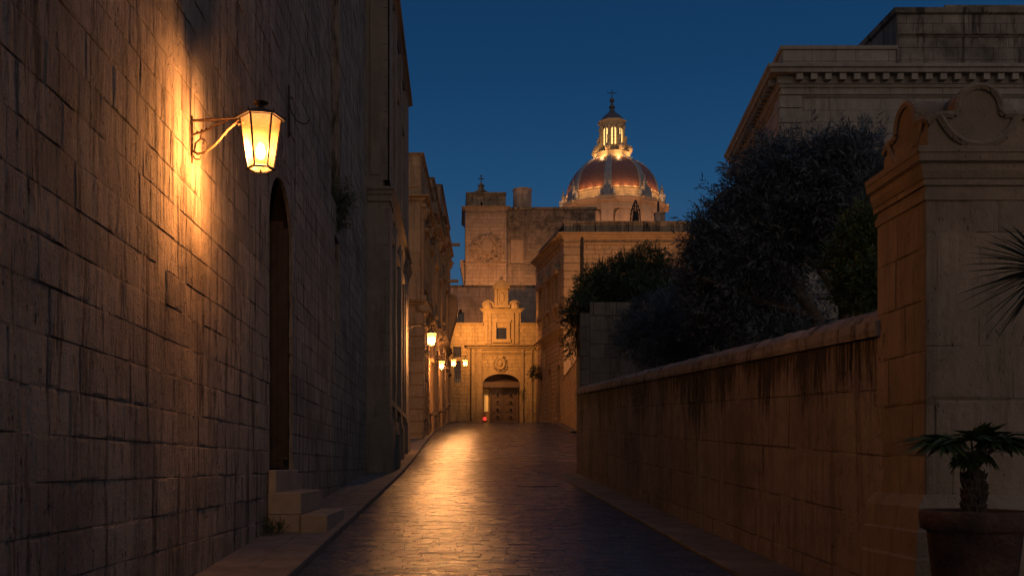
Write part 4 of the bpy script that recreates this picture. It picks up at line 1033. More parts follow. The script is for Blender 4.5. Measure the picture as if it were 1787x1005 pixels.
mb.fbox(fr, XA, X_(1000, Y4), -.6, -.1, z0, z1); mb.fbox(fr, X_(1145, Y4), X_(1165, Y4), -.6, -.1, z0, z1); mb.fbox(fr, XA, XR, -.6, -.5, z0, z1-.15)
mb.build('parapet', M['lichen'], T)
mb = MB(); f9 = lambda u, n, z: fs(u, n-.3, z)
mb.fbox(f9, 0, SL, -.2, .15, z0, z0+.15); mb.fbox(f9, 0, SL, -.2, .15, z1-.15, z1)
for k in range(26):
    u = .3+k*(SL-.6)/25
    if k % 6 == 0: mb.fbox(f9, u-.18, u+.18, -.15, .12, z0+.15, z1-.15)
    else: mb.lathe(f9(u, 0, z0+.15), [(.09, 0), (.06, .05), (.10, .2), (.05, .45), (.07, z1-z0-.3)], 8)
mb.build('balustrade', M['lichen'], T)
mb = MB(); mb.tube([(X_(1015.5, Y4), Y4-.12, pz(412)), (X_(1015.5, Y4), Y4-.12, 6)], .12, 8); mb.build('drainpipe', M['iron'], T)
for i, w in enumerate(up):
    mb = MB(); t_ = .22
    mb.fbox(fs, w[0]-t_, w[0], 0.003, .16, w[2], w[3]); mb.fbox(fs, w[1], w[1]+t_, 0.003, .16, w[2], w[3]); mb.fbox(fs, w[0]-t_-.1, w[1]+t_+.1, .003, .4, w[3], w[3]+.22); mb.fbox(fs, w[0]-t_-.1, w[1]+t_+.1, .003, .35, w[2]-.25, w[2])
    c = (w[0]+w[1])/2; mb.prism(fs, [(w[0]-.45, w[3]+.22), (w[1]+.45, w[3]+.22), (c, w[3]+.95)], .003, .42)
    for u in (w[0]-.1, w[1]+.1): mb.prism(lambda a, n, z, u=u: fs(u+n, a, z), [(0, w[2]-1.0), (.12, w[2]-.9), (.32, w[2]-.25), (0, w[2]-.25)], -.1, .1)
    mb.build('window_surround', M['palazzo_plain'], T)
for w in up+dn:
    mb = MB(); mb.fbox(fs, w[0], w[1], -.34, -.3, w[2], w[3]); mb.build('window', M['glass_dark'], T)
q = at(951, 629, 82.5)
mb = MB(); fq = lambda u, n, z: fs(u, n, z); uu = 3.3; mb.fbox(fs, uu-.3, uu+.3, .003, .08, 9.6, 10.9); mb.build('wall_plaque', M['chapel'], T)

# iron bell frame and stub chimney on the palazzo roof
T = empty('iron_bell_frame', (X_(1109, Y4+2), Y4+2, pz(386)), 'dark pointed iron lattice frame on the palazzo roof in front of the dome', 'roof frame')
yy = Y4+2; c = (X_(1109, yy), yy, Z_(388, yy)); mb = MB()
for k in range(8):
    a = R(45*k+10); mb.tube([(c[0]+.42*math.cos(a), c[1]+.42*math.sin(a), c[2]), (c[0]+.36*math.cos(a), c[1]+.36*math.sin(a), c[2]+.8), (c[0]+.12*math.cos(a), c[1]+.12*math.sin(a), c[2]+1.5), (c[0], c[1], c[2]+1.75)], .035, 4)
for z_, r_ in ((.25, .42), (.55, .40), (.85, .36), (1.15, .25)):
    for k in range(8):
        a, b = R(45*k+10), R(45*k+55); mb.tube([(c[0]+r_*math.cos(a), c[1]+r_*math.sin(a), c[2]+z_), (c[0]+r_*math.cos(b), c[1]+r_*math.sin(b), c[2]+z_+.12)], .03, 4)
mb.build('lattice', M['iron'], T)
mb = MB(); mb.lathe((c[0], c[1], c[2]+.1), [(0, .75), (.12, .72), (.18, .5), (.26, .1), (.28, 0), (0, .02)], 12); mb.build('bell', M['iron'], T)
T = empty('roof_chimney', (X_(1151, Y4+2), yy, pz(386)), 'squat dark chimney block with a thin flue beside the iron bell frame', 'chimney')
c = (X_(1151, yy), yy, Z_(388, yy)); mb = MB(); mb.box(c[0]-.36, c[0]+.36, yy-.3, yy+.3, c[2]-.1, c[2]+.68); mb.box(c[0]-.4, c[0]+.4, yy-.34, yy+.34, c[2]+.6, c[2]+.7); mb.build('block', M['rear_dark'], T)
mb = MB(); mb.tube([(c[0]-.1, yy, c[2]+.7), (c[0]-.1, yy, c[2]+1.6)], .09, 8); mb.build('flue', M['iron'], T)

# ------------------------------------------------------------------ garden walls on the right
T = empty('retaining_wall', (7.2, 58, gzs(58)), 'golden lamplit garden wall curving along the right side below the palazzo', 'wall')
def wallrun(mb, pts, zt, z0, seed, ch=.34):
    for i, (a, b) in enumerate(zip(pts, pts[1:])):
        a_ = Vector(a); b_ = Vector(b); L_ = (b_-a_).length; f_ = frame(b_.x, b_.y, math.degrees(math.atan2(a_.y-b_.y, a_.x-b_.x)))
        ashlar(mb, f_, 0, L_, z0, zt, ch, .8, seed=seed+i, j=.01); mb.fbox(f_, 0, L_, -.5, -.03, z0, zt-.01)
mb = MB(); wallrun(mb, [(7.25, 57), (8.05, 74.9)], 8.0, 3, 121); mb.build('wall', M['palazzo_plain'], T)
mb = MB(); mb.mould([(8.05, 74.9), (7.25, 57)], [(.05, 0), (.05, .12), (-.5, .14), (-.5, 0)], z=8.0); mb.build('coping', M['palazzo_plain'], T)

T = empty('garden_block_wall', (3.6, 28.9, gzs(28.9)), 'high dark block wall standing across the garden behind the sloping street wall', 'wall')
Y5 = 28.9; mb = MB(); fr = frame(0, Y5, 0)
xa = X_(1012, Y5)
ashlar(mb, fr, X_(1029, Y5), 10.5, 1, Z_(527, Y5), .42, .9, seed=131, g=.01, j=.012)
ashlar(mb, fr, xa, X_(1029, Y5), 1, Z_(546, Y5), .42, .9, seed=132, g=.01, j=.012)
f_ = frame(xa, Y5+28, -90)
mb.fbox(fr, xa, X_(1029, Y5), -.8, -.02, 1, Z_(546, Y5)-.01); mb.fbox(fr, X_(1029, Y5), 10.5, -.8, -.02, 1, Z_(527, Y5)-.01)
mb.build('wall', M['garden_far'], T)
mb = MB(); wallrun(mb, [(3.68, 29.7), (7.35, 56.9)], 6.2, 1, 141); mb.build('side_wall', M['garden_far'], T)

SLP = .0467
T = empty('garden_wall', (3.55, 18, gzs(18)), 'long sloping street wall with rounded coping and black drip stains on the right', 'wall')
def fg(u, n, z): return (3.53-n, u, gzs(u)+z)          # u = Y, z measured above the street
mb = MB(); ashlar(mb, fg, 8.2, 28.88, -.3, 2.32, .52, 1.3, seed=151, g=.006, d=.007, j=.005, cell=(.04, .04), amp=.010, fine=(8, 29, -.3, 2.4))
mb.fbox(fg, 8.2, 28.88, -.45, -.40, 0, 2.32)
mb.build('wall', M['garden'], T)
mb = MB(); y = 8.3; rr = random.Random(5)
while y < 28.85:
    t = min(28.85, y+rr.uniform(.28, .5)); g_ = .006; tn = rr.random(); h_ = rr.uniform(-.006, .006)
    prof = [(.045, 2.31), (.05, 2.345), (.025, 2.41), (-.02, 2.475), (-.09, 2.525), (-.20, 2.545), (-.36, 2.48), (-.46, 2.33)]
    k = len(prof); vs = []
    ns = 4
    for s_ in range(ns+1):
        yy_ = y+g_+(t-y-2*g_)*s_/ns; ed = .010 if s_ in (0, ns) else 0
        vs += [fg(yy_, n-ed*(1 if n > -.17 else -1)+.012*nz(yy_*3, n*5), z+h_-ed+.012*nz(yy_*5, n*9, 4)) for n, z in prof]
    mb.add(vs, [(s_*k+j_, s_*k+j_+1, (s_+1)*k+j_+1, (s_+1)*k+j_) for s_ in range(ns) for j_ in range(k-1)]+[tuple(range(k)), tuple(range(ns*k, ns*k+k))], tn)
    y = t
mb.fbox(fg, 8.3, 28.85, -.40, .035, 2.29, 2.42, .1)
mb.build('coping', M['coping'], T)

# gate pier
T = empty('gate_pier', (3.95, 7.93, gzs(7.9)), 'massive square stone gate pier with moulded cap and curled pediment at the right edge', 'gate pier')
PX0, PX1, PY0, PY1 = 3.53, 4.40, 7.49, 8.36
mb = MB(); fF = frame(0, PY0, 0); fS = frame(PX0, PY1+0, -90)       # side face: u runs from far to near
ashlar(mb, fF, PX0, PX1, 1.3, 3.70, .40, .75, seed=161, g=.006, d=.006, j=.003, cell=(.03, .03), amp=.009, fine=(3, 5, 1, 4))
def fSide(u, n, z): return (PX0-n, u, z)
ashlar(mb, fSide, PY0, PY1, 1.3, 3.70, .40, .6, seed=162, g=.006, d=.006, j=.003, cell=(.03, .03), amp=.007, fine=(7, 9, 1, 4))
mb.box(PX0+.02, PX1+.0, PY0+.03, PY1, .3, 3.69)
mb.build('shaft', M['pier'], T)
mb = MB(); ring = [(PX0, PY1), (PX0, PY0), (PX1, PY0), (PX1, PY1), (PX0, PY1)]
mb.mould(ring, [(-.02, -.36), (.012, -.36), (.015, -.30), (.0, -.295), (.0, -.22), (.03, -.20), (.05, -.15), (.055, -.10), (.085, -.085), (.09, -.03), (.098, -.025), (.10, .02), (-.02, .03)], z=3.95)
mb.box(PX0-.02, PX1+.02, PY0-.02, PY1+.02, 3.7, 3.975)
mb.build('cap', M['pier'], T)
mb = MB()
mb.mould(ring, [(-.02, .04), (.02, .04), (.05, 0), (.09, -.05), (.10, -.22), (.12, -.235), (.12, -.42), (.14, -.44), (.14, -1.4), (-.02, -1.4)], z=1.34)
mb.build('plinth', M['pier'], T)
# curled pediment: box with a barrel running each way
mb = MB(); zc = 3.975; cxp, cyp = (PX0+PX1)/2-.01, (PY0+PY1)/2
x0, x1, y0, y1 = PX0+.05, PX1-.05, PY0+.05, PY1-.05
def frontp(u, n, z): return (u, y0-n, z)
def sidep(u, n, z): return (x0-n, u, z)
def outline(c, half):
    P = [(c-half, zc), (c-half, zc+.16), (c-half+.03, zc+.22), (c-.25, zc+.30), (c-.19, zc+.31)]
    P += [(c-.175*math.cos(math.pi*i/14), zc+.33+.175*math.sin(math.pi*i/14)) for i in range(15)]
    P += [(c+.19, zc+.31), (c+.25, zc+.30), (c+half-.03, zc+.22), (c+half, zc+.16), (c+half, zc)]
    return P
mb.prism(frontp, outline(cxp, (x1-x0)/2), 0, -(y1-y0))
mb.prism(sidep, outline(cyp, (y1-y0)/2-.003), -.003, -(x1-x0)+.003)
for P_, c in ((frontp, cxp), (sidep, cyp)):
    arc = [(c-.165*math.cos(math.pi*i/16), zc+.325+.165*math.sin(math.pi*i/16)) for i in range(17)]
    left = [(c-.40, zc+.22), (c-.34, zc+.265), (c-.26, zc+.275), (c-.19, zc+.27), (c-.165, zc+.30)]
    right = [(2*c-u, z) for u, z in left[::-1]]
    band = left+arc+right
    for a_, b_ in zip(band, band[1:]): mb.tube([P_(a_[0], .0, a_[1]), P_(b_[0], .0, b_[1])], .030, 6)
    low = [(c-.30, zc+.265), (c-.25, zc+.18), (c-.19, zc+.11), (c-.10, zc+.06), (c, zc+.045), (c+.10, zc+.06), (c+.19, zc+.11), (c+.25, zc+.18), (c+.30, zc+.265)]
    for a_, b_ in zip(low, low[1:]): mb.tube([P_(a_[0], .0, a_[1]), P_(b_[0], .0, b_[1])], .034, 6)
mb.build('pediment', M['pier'], T)

# ------------------------------------------------------------------ villa, upper right
Y6 = 35.0; VX = X_(1362, Y6)
vd = Vector((.12*9.7, 9.7)).normalized()*9.77
T = empty('villa', (VX, Y6, gzs(Y6)), 'large grey stone mansion with bracketed cornice behind the trees at upper right', 'building')
def vz(py): return Z_(py, Y6)
fr = frame(0, Y6, 0); fs = frame(VX+vd.x, Y6+vd.y, math.degrees(math.atan2(-vd.y, -vd.x)))
VR = 24.0; top = vz(150)
mb = MB(); sw = (4.6, 5.8, 10.8, 13.2)
ashlar(mb, fr, VX, VR, 2, top, .40, .95, [(X_(1425, Y6), X_(1470, Y6), vz(600), vz(490))], seed=171); ashlar(mb, fs, 0, vd.length, 2, top, .40, .95, [sw], seed=172); reveal(mb, fs, *sw, .3)
mb.fbox(fr, VX+1.5, VR, -10, -9.9, 2, top); mb.fbox(fr, VR-.1, VR, -10, 0, 2, top); mb.fbox(fr, VX+.8, VR, -9.9, -.05, top-.3, top-.1)
mb.build('wall', M['villa'], T)
mb = MB(); z = vz(500); rr = random.Random(8)
while z < vz(172)-.2:
    mb.fbox(fr, VX-.05, X_(1398, Y6), 0, .06, z+.02, z+.50, rr.random()*.5); mb.fbox(fs, vd.length-.9, vd.length+.06, 0, .05, z+.02, z+.50, rr.random()*.5); z += .52
mb.build('quoin', M['villa'], T)
VP = [(VX+vd.x, Y6+vd.y), (VX, Y6), (VR, Y6)]
mb = MB(); mb.mould(VP, [(0, -.5), (.05, -.5), (.08, -.40), (.12, -.38), (.12, -.12), (.42, -.10), (.45, .02), (.52, .06), (.53, .16), (0, .2)], z=vz(129)); mb.mould(VP, corn(.35), z=vz(166)); mb.mould(VP, corn(.5), z=vz(512)); mb.each('cornice', M['villa'], T)
mb = MB()
u = VX+.45
while u < VR: mb.fbox(fr, u, u+.22, .12, .36, vz(129)-.33, vz(129)-.115); u += .50
u = .2
while u < vd.length: mb.fbox(fs, u, u+.18, .12, .36, vz(129)-.33, vz(129)-.115); u += .42
mb.each('modillion', M['villa'], T)
mb = MB(); f_ = lambda u, n, z: fr(u, n-.1, z); ashlar(mb, f_, VX+.1, X_(1568, Y6), vz(125), vz(84), .4, 1.0, seed=173, g=.01)
f_2 = lambda u, n, z: fs(u, n-.1, z); ashlar(mb, f_2, 0, vd.length-.1, vz(125), vz(84), .4, 1.0, seed=174, g=.01)
mb.mould([(VX+.1+vd.x, Y6+.1+vd.y), (VX+.1, Y6+.1), (X_(1568, Y6), Y6+.1)], [(0, -.1), (.06, -.08), (.08, .04), (-.4, .05), (-.4, -.1)], z=vz(81)); mb.fbox(fr, VX+.4, X_(1568, Y6), -.5, -.35, vz(125), vz(84))
mb.build('parapet', M['villa'], T)
mb = MB(); bx = X_(1566, Y6); fb = lambda u, n, z: fr(u, n-.05, z)
ashlar(mb, fb, bx, VR, vz(125), vz(20), .42, 1.0, seed=175, g=.01); mb.fbox(fb, bx, bx+.06, -9, -.01, vz(125), vz(20)); mb.fbox(fb, bx, VR, -9, -.02, vz(22), vz(20)-.01)
mb.mould([(bx, Y6+9), (bx, Y6+.05), (VR, Y6+.05)], [(0, -.15), (.1, -.1), (.14, .06), (-.1, .1)], z=vz(18)); mb.mould([(bx+.05, Y6+.05), (VR, Y6+.05)], corn(.35), z=vz(60))
b2 = X_(1650, Y6+3); fb2 = lambda u, n, z: fr(u, n-3, z); ashlar(mb, fb2, b2, VR, vz(20), vz(-60), .42, 1.0, seed=176); mb.fbox(fb2, b2, b2+.06, -6, -.01, vz(20), vz(-60)); mb.mould([(b2, Y6+9), (b2, Y6+3), (VR, Y6+3)], corn(.6), z=vz(2))
mb.build('attic', M['villa_top'], T)
mb = MB(); w = sw; t_ = .2
mb.fbox(fs, w[0]-t_, w[0], 0.003, .14, w[2], w[3]); mb.fbox(fs, w[1], w[1]+t_, 0.003, .14, w[2], w[3]); mb.fbox(fs, w[0]-t_-.1, w[1]+t_+.1, .003, .3, w[3], w[3]+.2); mb.prism(fs, [(w[0]-.4, w[3]+.2), (w[1]+.4, w[3]+.2), ((w[0]+w[1])/2, w[3]+.75)], .003, .34)
mb.build('window_surround', M['villa'], T)
mb = MB(); mb.fbox(fs, sw[0], sw[1], -.29, -.25, sw[2], sw[3]); mb.build('window', M['glass_dark'], T)
a_, b_, c_, d_ = X_(1425, Y6), X_(1470, Y6), vz(600), vz(490)
mb = MB(); mb.fbox(fr, a_, b_, -.3, -.2, c_, d_); mb.build('doorway', M['glass_dark'], T)

# ------------------------------------------------------------------ vegetation
def leafmesh(name, m, parent, P, D, N_, Ls, W, tone, curve=.25):
    """numpy leaves: base P, direction D, side N_, length Ls, width W; 4-vertex blades folded along their length"""
    n = len(P); D = D/np.linalg.norm(D, axis=1, keepdims=True); S = np.cross(D, N_); S /= np.maximum(1e-6, np.linalg.norm(S, axis=1, keepdims=True)); U = np.cross(S, D)
    L1 = Ls[:, None]; W1 = W[:, None]
    v = np.empty((n, 5, 3)); v[:, 0] = P; mid = P+D*L1*.45+U*L1*curve*.12
    v[:, 1] = mid+S*W1*.5; v[:, 2] = P+D*L1-U*L1*curve*.35; v[:, 3] = mid-S*W1*.5; v[:, 4] = mid-U*W1*.0
    V = np.concatenate([v[:, [0]], v[:, [1]], v[:, [2]], v[:, [3]]], 1)
    off = np.zeros(3); q = parent
    while q is not None: off += np.array(q.location); q = q.parent
    V = V.reshape(-1, 3)-off
    me = bpy.data.meshes.new(name); me.vertices.add(4*n); me.vertices.foreach_set('co', V.ravel().astype(np.float32))
    me.loops.add(4*n); me.loops.foreach_set('vertex_index', np.arange(4*n, dtype=np.int32))
    me.polygons.add(n); me.polygons.foreach_set('loop_start', np.arange(0, 4*n, 4, dtype=np.int32))
    me.update(calc_edges=True)
    a = me.attributes.new('tone', 'FLOAT', 'FACE'); a.data.foreach_set('value', tone.astype(np.float32))
    me.materials.append(m); o = bpy.data.objects.new(name, me); C.objects.link(o)
    if parent: o.parent = parent
    return o
def crown(parent, m, blobs, ntw, nl, Ls, W, seed, droop=0., shell=.55, name='crown', rag=.25):
    """blobs: (x,y,z, rx,ry,rz); twigs with whorls of narrow leaves"""
    g = np.random.default_rng(seed); B = np.array(blobs); vol = B[:, 3]*B[:, 4]*B[:, 5]; vol = vol**.75; pk = g.choice(len(B), ntw, p=vol/vol.sum())
    d = g.normal(size=(ntw, 3)); d /= np.linalg.norm(d, axis=1, keepdims=True)
    r_ = (shell+(1-shell)*g.random(ntw)**.6)*(1+rag*(g.random(ntw)**4))
    lump = 1+.24*np.sin(d[:, 0]*7+pk*2.1)*np.sin(d[:, 2]*8+pk)+.13*np.sin(d[:, 1]*15+pk)*np.sin(d[:, 0]*13)
    base = B[pk, :3]+d*B[pk, 3:]*(r_*lump)[:, None]
    tw = d*.8+g.normal(size=(ntw, 3))*.45+np.array([0, 0, .35-droop]); tw /= np.linalg.norm(tw, axis=1, keepdims=True)
    btone = g.random(len(B))*.4; tt = g.random(ntw)*.5+btone[pk]
    tl = Ls*2.2
    P = []; D = []; T_ = []
    for k in range(nl):
        f = k/nl; p = base+tw*(f*tl)
        a = g.normal(size=(ntw, 3)); a -= (a*tw).sum(1, keepdims=True)*tw; a /= np.linalg.norm(a, axis=1, keepdims=True)
        P.append(p); D.append(tw*(.45+.7*f)+a*.8+np.array([0, 0, -droop*.6])); T_.append(np.clip(tt+g.normal(size=ntw)*.12, 0, 1))
    P = np.concatenate(P); D = np.concatenate(D); T_ = np.concatenate(T_); n = len(P)
    return leafmesh(name, m, parent, P, D, g.normal(size=(n, 3)), Ls*g.uniform(.6, 1.25, n), W*g.uniform(.7, 1.2, n), T_)
def trunk(parent, pts_list, name='trunk'):
    mb = MB()
    for pts, r0, r1 in pts_list: mb.tube(pts, r0, 8, r1=r1)
    return mb.build(name, M['bark'], parent, True)
def bl(px, py, Y, rpx, rpy, ry=None):
    x, y, z = at(px, py, Y); s = Y/F; return (x, y, z, rpx*s, ry if ry else rpx*s*.8, rpy*s)

# big grey-leaved tree
T = empty('garden_tree', (6.6, 20, 2.8), 'huge dark grey-leaved tree spreading above the sloping street wall', 'tree')
blobs = [bl(1320, 375, 21, 62, 62), bl(1385, 335, 20, 80, 70), bl(1465, 320, 19, 60, 70), bl(1264, 442, 21, 54, 66), bl(1325, 440, 20.5, 85, 60), bl(1430, 395, 20, 75, 48), bl(1500, 360, 18.5, 30, 95), bl(1235, 490, 21.5, 45, 65), bl(1300, 520, 21, 75, 55), bl(1350, 585, 20.5, 60, 24),
         bl(1490, 290, 19, 40, 38), bl(1297, 335, 21.5, 26, 22), bl(1340, 290, 20.5, 32, 30), bl(1230, 422, 22, 22, 24), bl(1455, 272, 18.8, 22, 20), bl(1395, 278, 19.6, 22, 20), bl(1330, 262, 20.5, 20, 16), bl(1250, 378, 22, 18, 14), bl(1505, 262, 18.5, 18, 20), bl(1295, 306, 21.5, 18, 14), bl(1210, 475, 22, 16, 22)]
blobs = [(x_, y_, z_, a_*.84, b_, c_*.86) for x_, y_, z_, a_, b_, c_ in blobs]
crown(T, M['leaf_grey'], blobs, 7400, 9, .17, .028, 1, .12, .45, rag=.85)
x, y = 6.8, 20.2
trunk(T, [([(x+1.1, y, 2.3), (x+.9, y, 3.6), (x+.5, y, 4.6), (x-.2, y, 5.6), (x-1, y, 6.4)], .20, .06), ([(x+.9, y, 3.6), (x+1.2, y+.1, 4.9), (x+1.1, y, 6.2), (x+.9, y, 7.2)], .15, .04), ([(x+.5, y, 4.6), (x-.7, y+.2, 5.0), (x-1.8, y, 5.4)], .10, .03), ([(x+1.15, y, 4.7), (x+.5, y-.2, 5.5), (x+.4, y, 6.6)], .08, .02)])
# hanging sprays in front of the pale wall
T = empty('hanging_branch_tree', (8.3, 23, 2.8), 'sparse drooping leafy branches hanging in front of the pale mansion wall', 'tree')
crown(T, M['leaf_grey'], [bl(1400, 500, 23, 55, 35), bl(1330, 500, 23, 40, 40), bl(1455, 480, 22, 30, 40)], 110, 9, .15, .022, 3, .9, .2)
trunk(T, [([(8.3, 23, 2), (8.2, 23, 4.2), (8.0, 23, 6.0), (7.0, 23, 6.6)], .09, .03)])
T = empty('green_shrub', (4.45, 11, 2.0), 'bushy green shrub squeezed between the big tree and the gate pier', 'shrub')
crown(T, M['leaf_green'], [bl(1500, 430, 11.5, 32, 60), bl(1498, 500, 11.5, 34, 42), bl(1520, 500, 11, 25, 45), bl(1470, 455, 12, 22, 28)], 1500, 8, .07, .026, 4, 0, .3)
trunk(T, [([(4.55, 11.3, .8), (4.6, 11.4, 2.6), (4.7, 11.5, 4.0)], .05, .02)])
# oleanders
T = empty('oleander', (5.6, 32, 2.8), 'dark oleander bush rising over the high garden block wall', 'shrub')
crown(T, M['leaf_ole'], [bl(1090, 490, 32, 55, 32), bl(1130, 465, 32, 30, 28), bl(1050, 510, 31, 38, 30), bl(1165, 505, 32, 40, 28), bl(1020, 545, 30.2, 17, 38), bl(1105, 520, 31, 70, 25)], 2600, 9, .17, .035, 5, .05, .35, rag=.4)
trunk(T, [([(5.6, 32, 2), (5.4, 32, 5), (5.1, 32, 7)], .09, .03), ([(5.4, 32, 4), (6.2, 32, 6), (6.5, 32, 8)], .06, .02), ([(5.4, 32, 4), (4.3, 31, 6), (4.0, 30.4, 6.5)], .05, .02)])
T = empty('trailing_creeper', (3.7, 29.3, 5), 'leafy creeper trailing down the street corner of the high block wall', 'creeper')
crown(T, M['leaf_ole'], [bl(1003, 570, 29.6, 9, 42, .3), bl(1000, 545, 29.6, 11, 22, .3), bl(1012, 530, 29.4, 12, 16, .3), bl(999, 605, 29.6, 6, 18, .2)], 330, 8, .14, .03, 6, .4, .2)
trunk(T, [([(3.75, 29.5, 6.3), (3.62, 29.5, 5.8), (3.55, 29.6, 5.0)], .03, .012)], 'stem')
T = empty('garden_shrub', (6.2, 25, 2.8), 'low dark shrubs in front of the high block wall above the sloping coping', 'shrub')
crown(T, M['leaf_grey'], [bl(1140, 590, 26, 50, 38), bl(1200, 570, 25, 60, 55), bl(1260, 560, 24, 60, 52), bl(1165, 625, 25, 55, 22), bl(1105, 580, 27, 30, 30), bl(1130, 545, 27, 30, 25), bl(1180, 530, 26, 35, 25), bl(1330, 590, 23, 60, 35), bl(1400, 570, 21, 45, 25)], 4800, 8, .12, .022, 7, .05, .3, rag=.4)
trunk(T, [([(5.9, 25, 1.5), (5.9, 25, 3.4), (5.6, 25, 4.6)], .06, .02), ([(6.4, 24.5, 1.5), (6.5, 24.5, 3.4), (6.9, 24, 5)], .06, .02)], 'stem')
T = empty('garden_shrub', (4.9, 30.6, 4.5), 'patch of paler green leaves showing over the top of the block wall', 'shrub')
crown(T, M['leaf_green'], [bl(1120, 520, 30.6, 40, 12), bl(1180, 522, 30.6, 35, 14)], 500, 8, .12, .03, 8, .0, .3)
trunk(T, [([(5.9, 30.6, 2), (5.9, 30.6, 5.6)], .05, .02)], 'stem')
T = empty('wall_shrub', at(935, 655, 84), 'small leafy bush sprouting from the corner between chapel and palazzo', 'shrub')
crown(T, M['leaf_ole'], [bl(936, 649, 84, 7, 7), bl(930, 657, 84, 5, 4)], 90, 7, .2, .06, 9, .1, .3)
mb = MB(); mb.tube([at(945, 662, 84.5), at(938, 655, 84), at(934, 646, 84)], .05, 5, r1=.02); mb.build('stem', M['bark'], T)
T = empty('potted_bush', at(914, 735, 86.6), 'thin bush standing right of the chapel door', 'shrub')
crown(T, M['leaf_ole'], [bl(914, 688, 86.6, 4, 9)], 45, 6, .16, .04, 10, .1, .2)
mb = MB(); mb.tube([(X_(914, 86.6), 86.6, gzs(86.6)), at(914, 680, 86.6)], .05, 6, r1=.02); mb.build('stem', M['bark'], T)
# plant hanging from the slit window
T = empty('wall_plant', (XL+.05, 21.4, 7.3), 'tuft of dark weeds hanging from the sill of the high slit window', 'plant')
crown(T, M['leaf_ole'], [(XL+.08, 21.4, 7.35, .16, .35, .28), (XL+.06, 21.35, 6.95, .08, .2, .35)], 230, 8, .10, .016, 12, .7, .2)
mb = MB(); mb.tube([(XL-.1, 21.4, 7.2), (XL+.04, 21.4, 7.25), (XL+.1, 21.4, 7.0)], .015, 5); mb.build('stem', M['bark'], T)
T = empty('weed_tuft', (XL+.1, 13.1, gzs(13.1)+.07), 'little tuft of weeds growing at the foot of the wall beside the stone steps', 'plant')
crown(T, M['leaf_ole'], [(XL+.12, 13.15, gzs(13.1)+.12, .10, .18, .10)], 60, 6, .07, .012, 13, 0, .1)
mb = MB(); mb.tube([(XL+.1, 13.15, gzs(13.1)+.05), (XL+.12, 13.15, gzs(13.1)+.18)], .006, 5); mb.build('stem', M['bark'], T)

# potted fan palm
px_, py_ = X_(1700, 6.55), 6.55; zr = Z_(890, 6.55)
T = empty('terracotta_pot', (px_, py_, .55), 'big terracotta flower pot in front of the gate pier holding the fan palm', 'flower pot')
mb = MB(); h = zr-.45
mb.lathe((px_, py_, .45), [(0, 0), (.20, 0), (.215, .02), (.285, h-.14), (.30, h-.13), (.325, h-.12), (.335, h-.02), (.325, h), (.29, h), (.28, h-.04)], 40)
mb.build('pot_body', M['terracotta'], T, True)
mb = MB(); mb.lathe((px_, py_, zr-.05), [(.285, 0), (.15, .02), (0, .03)], 20); mb.build('soil', M['soil'], T)
T = empty('pot_pedestal', (px_, py_, gzs(6.5)), 'low stone block under the terracotta pot', 'plinth block')
mb = MB(); mb.box(px_-.26, px_+.26, py_-.26, py_+.26, gzs(6.5)-.05, .45); mb.box(px_-.29, px_+.29, py_-.29, py_+.29, .38, .448); mb.build('block', M['pier'], T)
T = empty('fan_palm', (px_, py_, zr-.03), 'young fan palm with stubby shaggy trunk growing in the terracotta pot', 'palm')
zt_ = Z_(826, 6.55)
mb = MB(); n = 12
rg = [(.062+.012*((i % 2)), i/(n-1)*(zt_-zr+.05)) for i in range(n)]
mb.lathe((px_, py_, zr-.05), [(.075, 0)]+rg+[(.02, zt_-zr+.09)], 10)
rr = random.Random(6)
for i in range(70):
    a = rr.random()*6.28; z = zr-.02+rr.random()*(zt_-zr); mb.tube([(px_+.06*math.cos(a), py_+.06*math.sin(a), z), (px_+.085*math.cos(a), py_+.085*math.sin(a), z+.05)], .012, 4, r1=.004)
mb.build('trunk', M['bark'], T)
g = np.random.default_rng(5)
fans = [(-172, 0, .36, .40), (160, 2, .30, .34), (-125, 8, .24, .34), (-60, 8, .24, .34), (-25, 0, .32, .38), (15, 3, .34, .36), (70, 10, .25, .28), (120, 12, .25, .28), (-90, 28, .12, .24), (-150, -45, .16, .20), (-20, -50, .14, .18)]
P = []; D = []; Ls = []; W = []; Nn = []; st = MB()
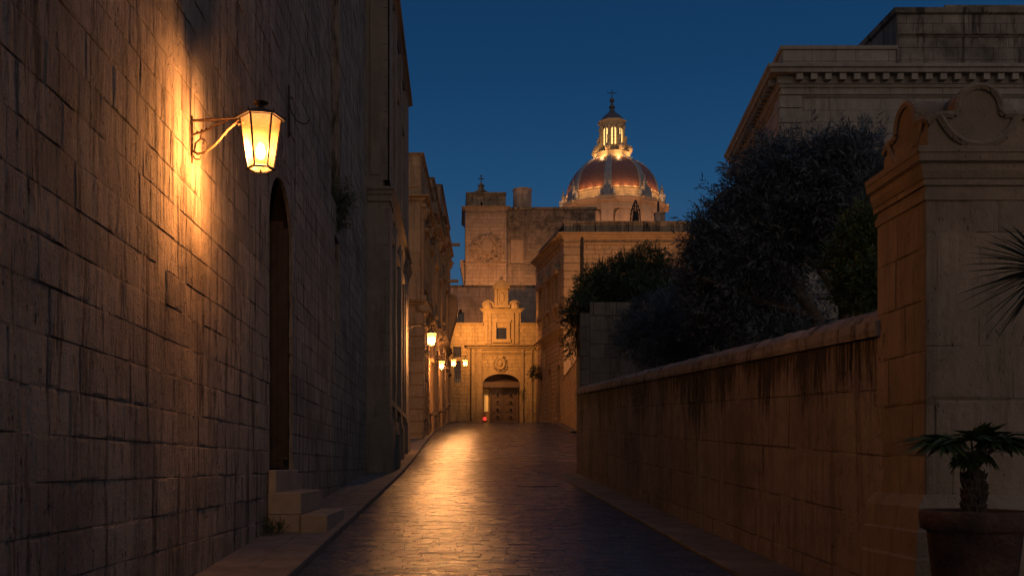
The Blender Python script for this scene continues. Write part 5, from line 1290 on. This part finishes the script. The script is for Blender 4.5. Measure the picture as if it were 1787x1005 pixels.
for az, el, pl, fl in fans:
    d = Vector((math.cos(R(az))*math.cos(R(el)), math.sin(R(az))*math.cos(R(el)), math.sin(R(el))))
    b0 = Vector((px_, py_, zt_)); hub = b0+Vector((d.x*pl*.55, d.y*pl*.55, .20+d.z*pl*.55))
    st.tube([b0, b0+(hub-b0)*.5+Vector((0, 0, .03)), hub], .006, 5)
    side = d.cross(Vector((0, 0, 1))).normalized(); up_ = side.cross(d)
    for k in range(22):
        t = (k/21-.5)*R(190); v = d*math.cos(t)+side*math.sin(t)+up_*.12*math.cos(t*2)
        P.append(hub); D.append(v+Vector((0, 0, rr.uniform(-.22, .05)))); Ls.append(fl*.92*(.75+.25*math.cos(t))*rr.uniform(.8, 1.08)); W.append(.048); Nn.append(up_+Vector((rr.uniform(-.3, .3), rr.uniform(-.3, .3), 0)))
leafmesh('fan_leaf', M['palm'], T, np.array([list(p) for p in P]), np.array([list(p) for p in D]), np.array([list(p) for p in Nn]), np.array(Ls), np.array(W), g.random(len(P)), .35)
st.build('leaf_stalk', M['bark'], T)

# spiky yucca at the right edge
yx, yy_, yz = X_(1832, 6.3), 6.3, Z_(470, 6.3)
T = empty('yucca', (yx, yy_, gzs(6.3)), 'spiky dark yucca with long sword leaves leaning in from the right edge', 'plant')
mb = MB(); mb.tube([(yx, yy_, gzs(6.3)-.05), (yx+.02, yy_, 1.4), (yx, yy_, yz)], .07, 10, r1=.05); mb.build('trunk', M['bark'], T)
def swords(c, n, L0, seed, dmin=-.7):
    g = np.random.default_rng(seed); d = g.normal(size=(n*3, 3)); d /= np.linalg.norm(d, axis=1, keepdims=True); d = d[d[:, 2] > dmin][:n]; n = len(d)
    mb = MB()
    for i in range(n):
        v = Vector(d[i]); L_ = L0*g.uniform(.75, 1.1); s_ = v.cross(Vector((0, 0, 1))); s_ = s_.normalized() if s_.length > .05 else Vector((1, 0, 0)); u_ = s_.cross(v)
        rows = []; bend = g.uniform(.05, .35)
        for k in range(6):
            f = k/5; p = Vector(c)+v*L_*f+Vector((0, 0, -bend*L_*f*f*.5)); w = .017*(1-f**2.2)*(.7+f*.6)+.0008
            rows += [p-s_*w+u_*w*.4, p, p+s_*w+u_*w*.4]
        mb.add(rows, [(3*k+j, 3*k+j+1, 3*k+j+4, 3*k+j+3) for k in range(5) for j in (0, 1)], float(g.random()))
    return mb
swords((yx, yy_, yz), 120, .52, 31, -.75).build('leaf_rosette', M['yucca'], T)
swords((yx+.12, yy_-.3, Z_(735, 6.0)), 60, .36, 32, -.5).build('leaf_rosette', M['yucca'], T)

bpy.context.view_layer.update()
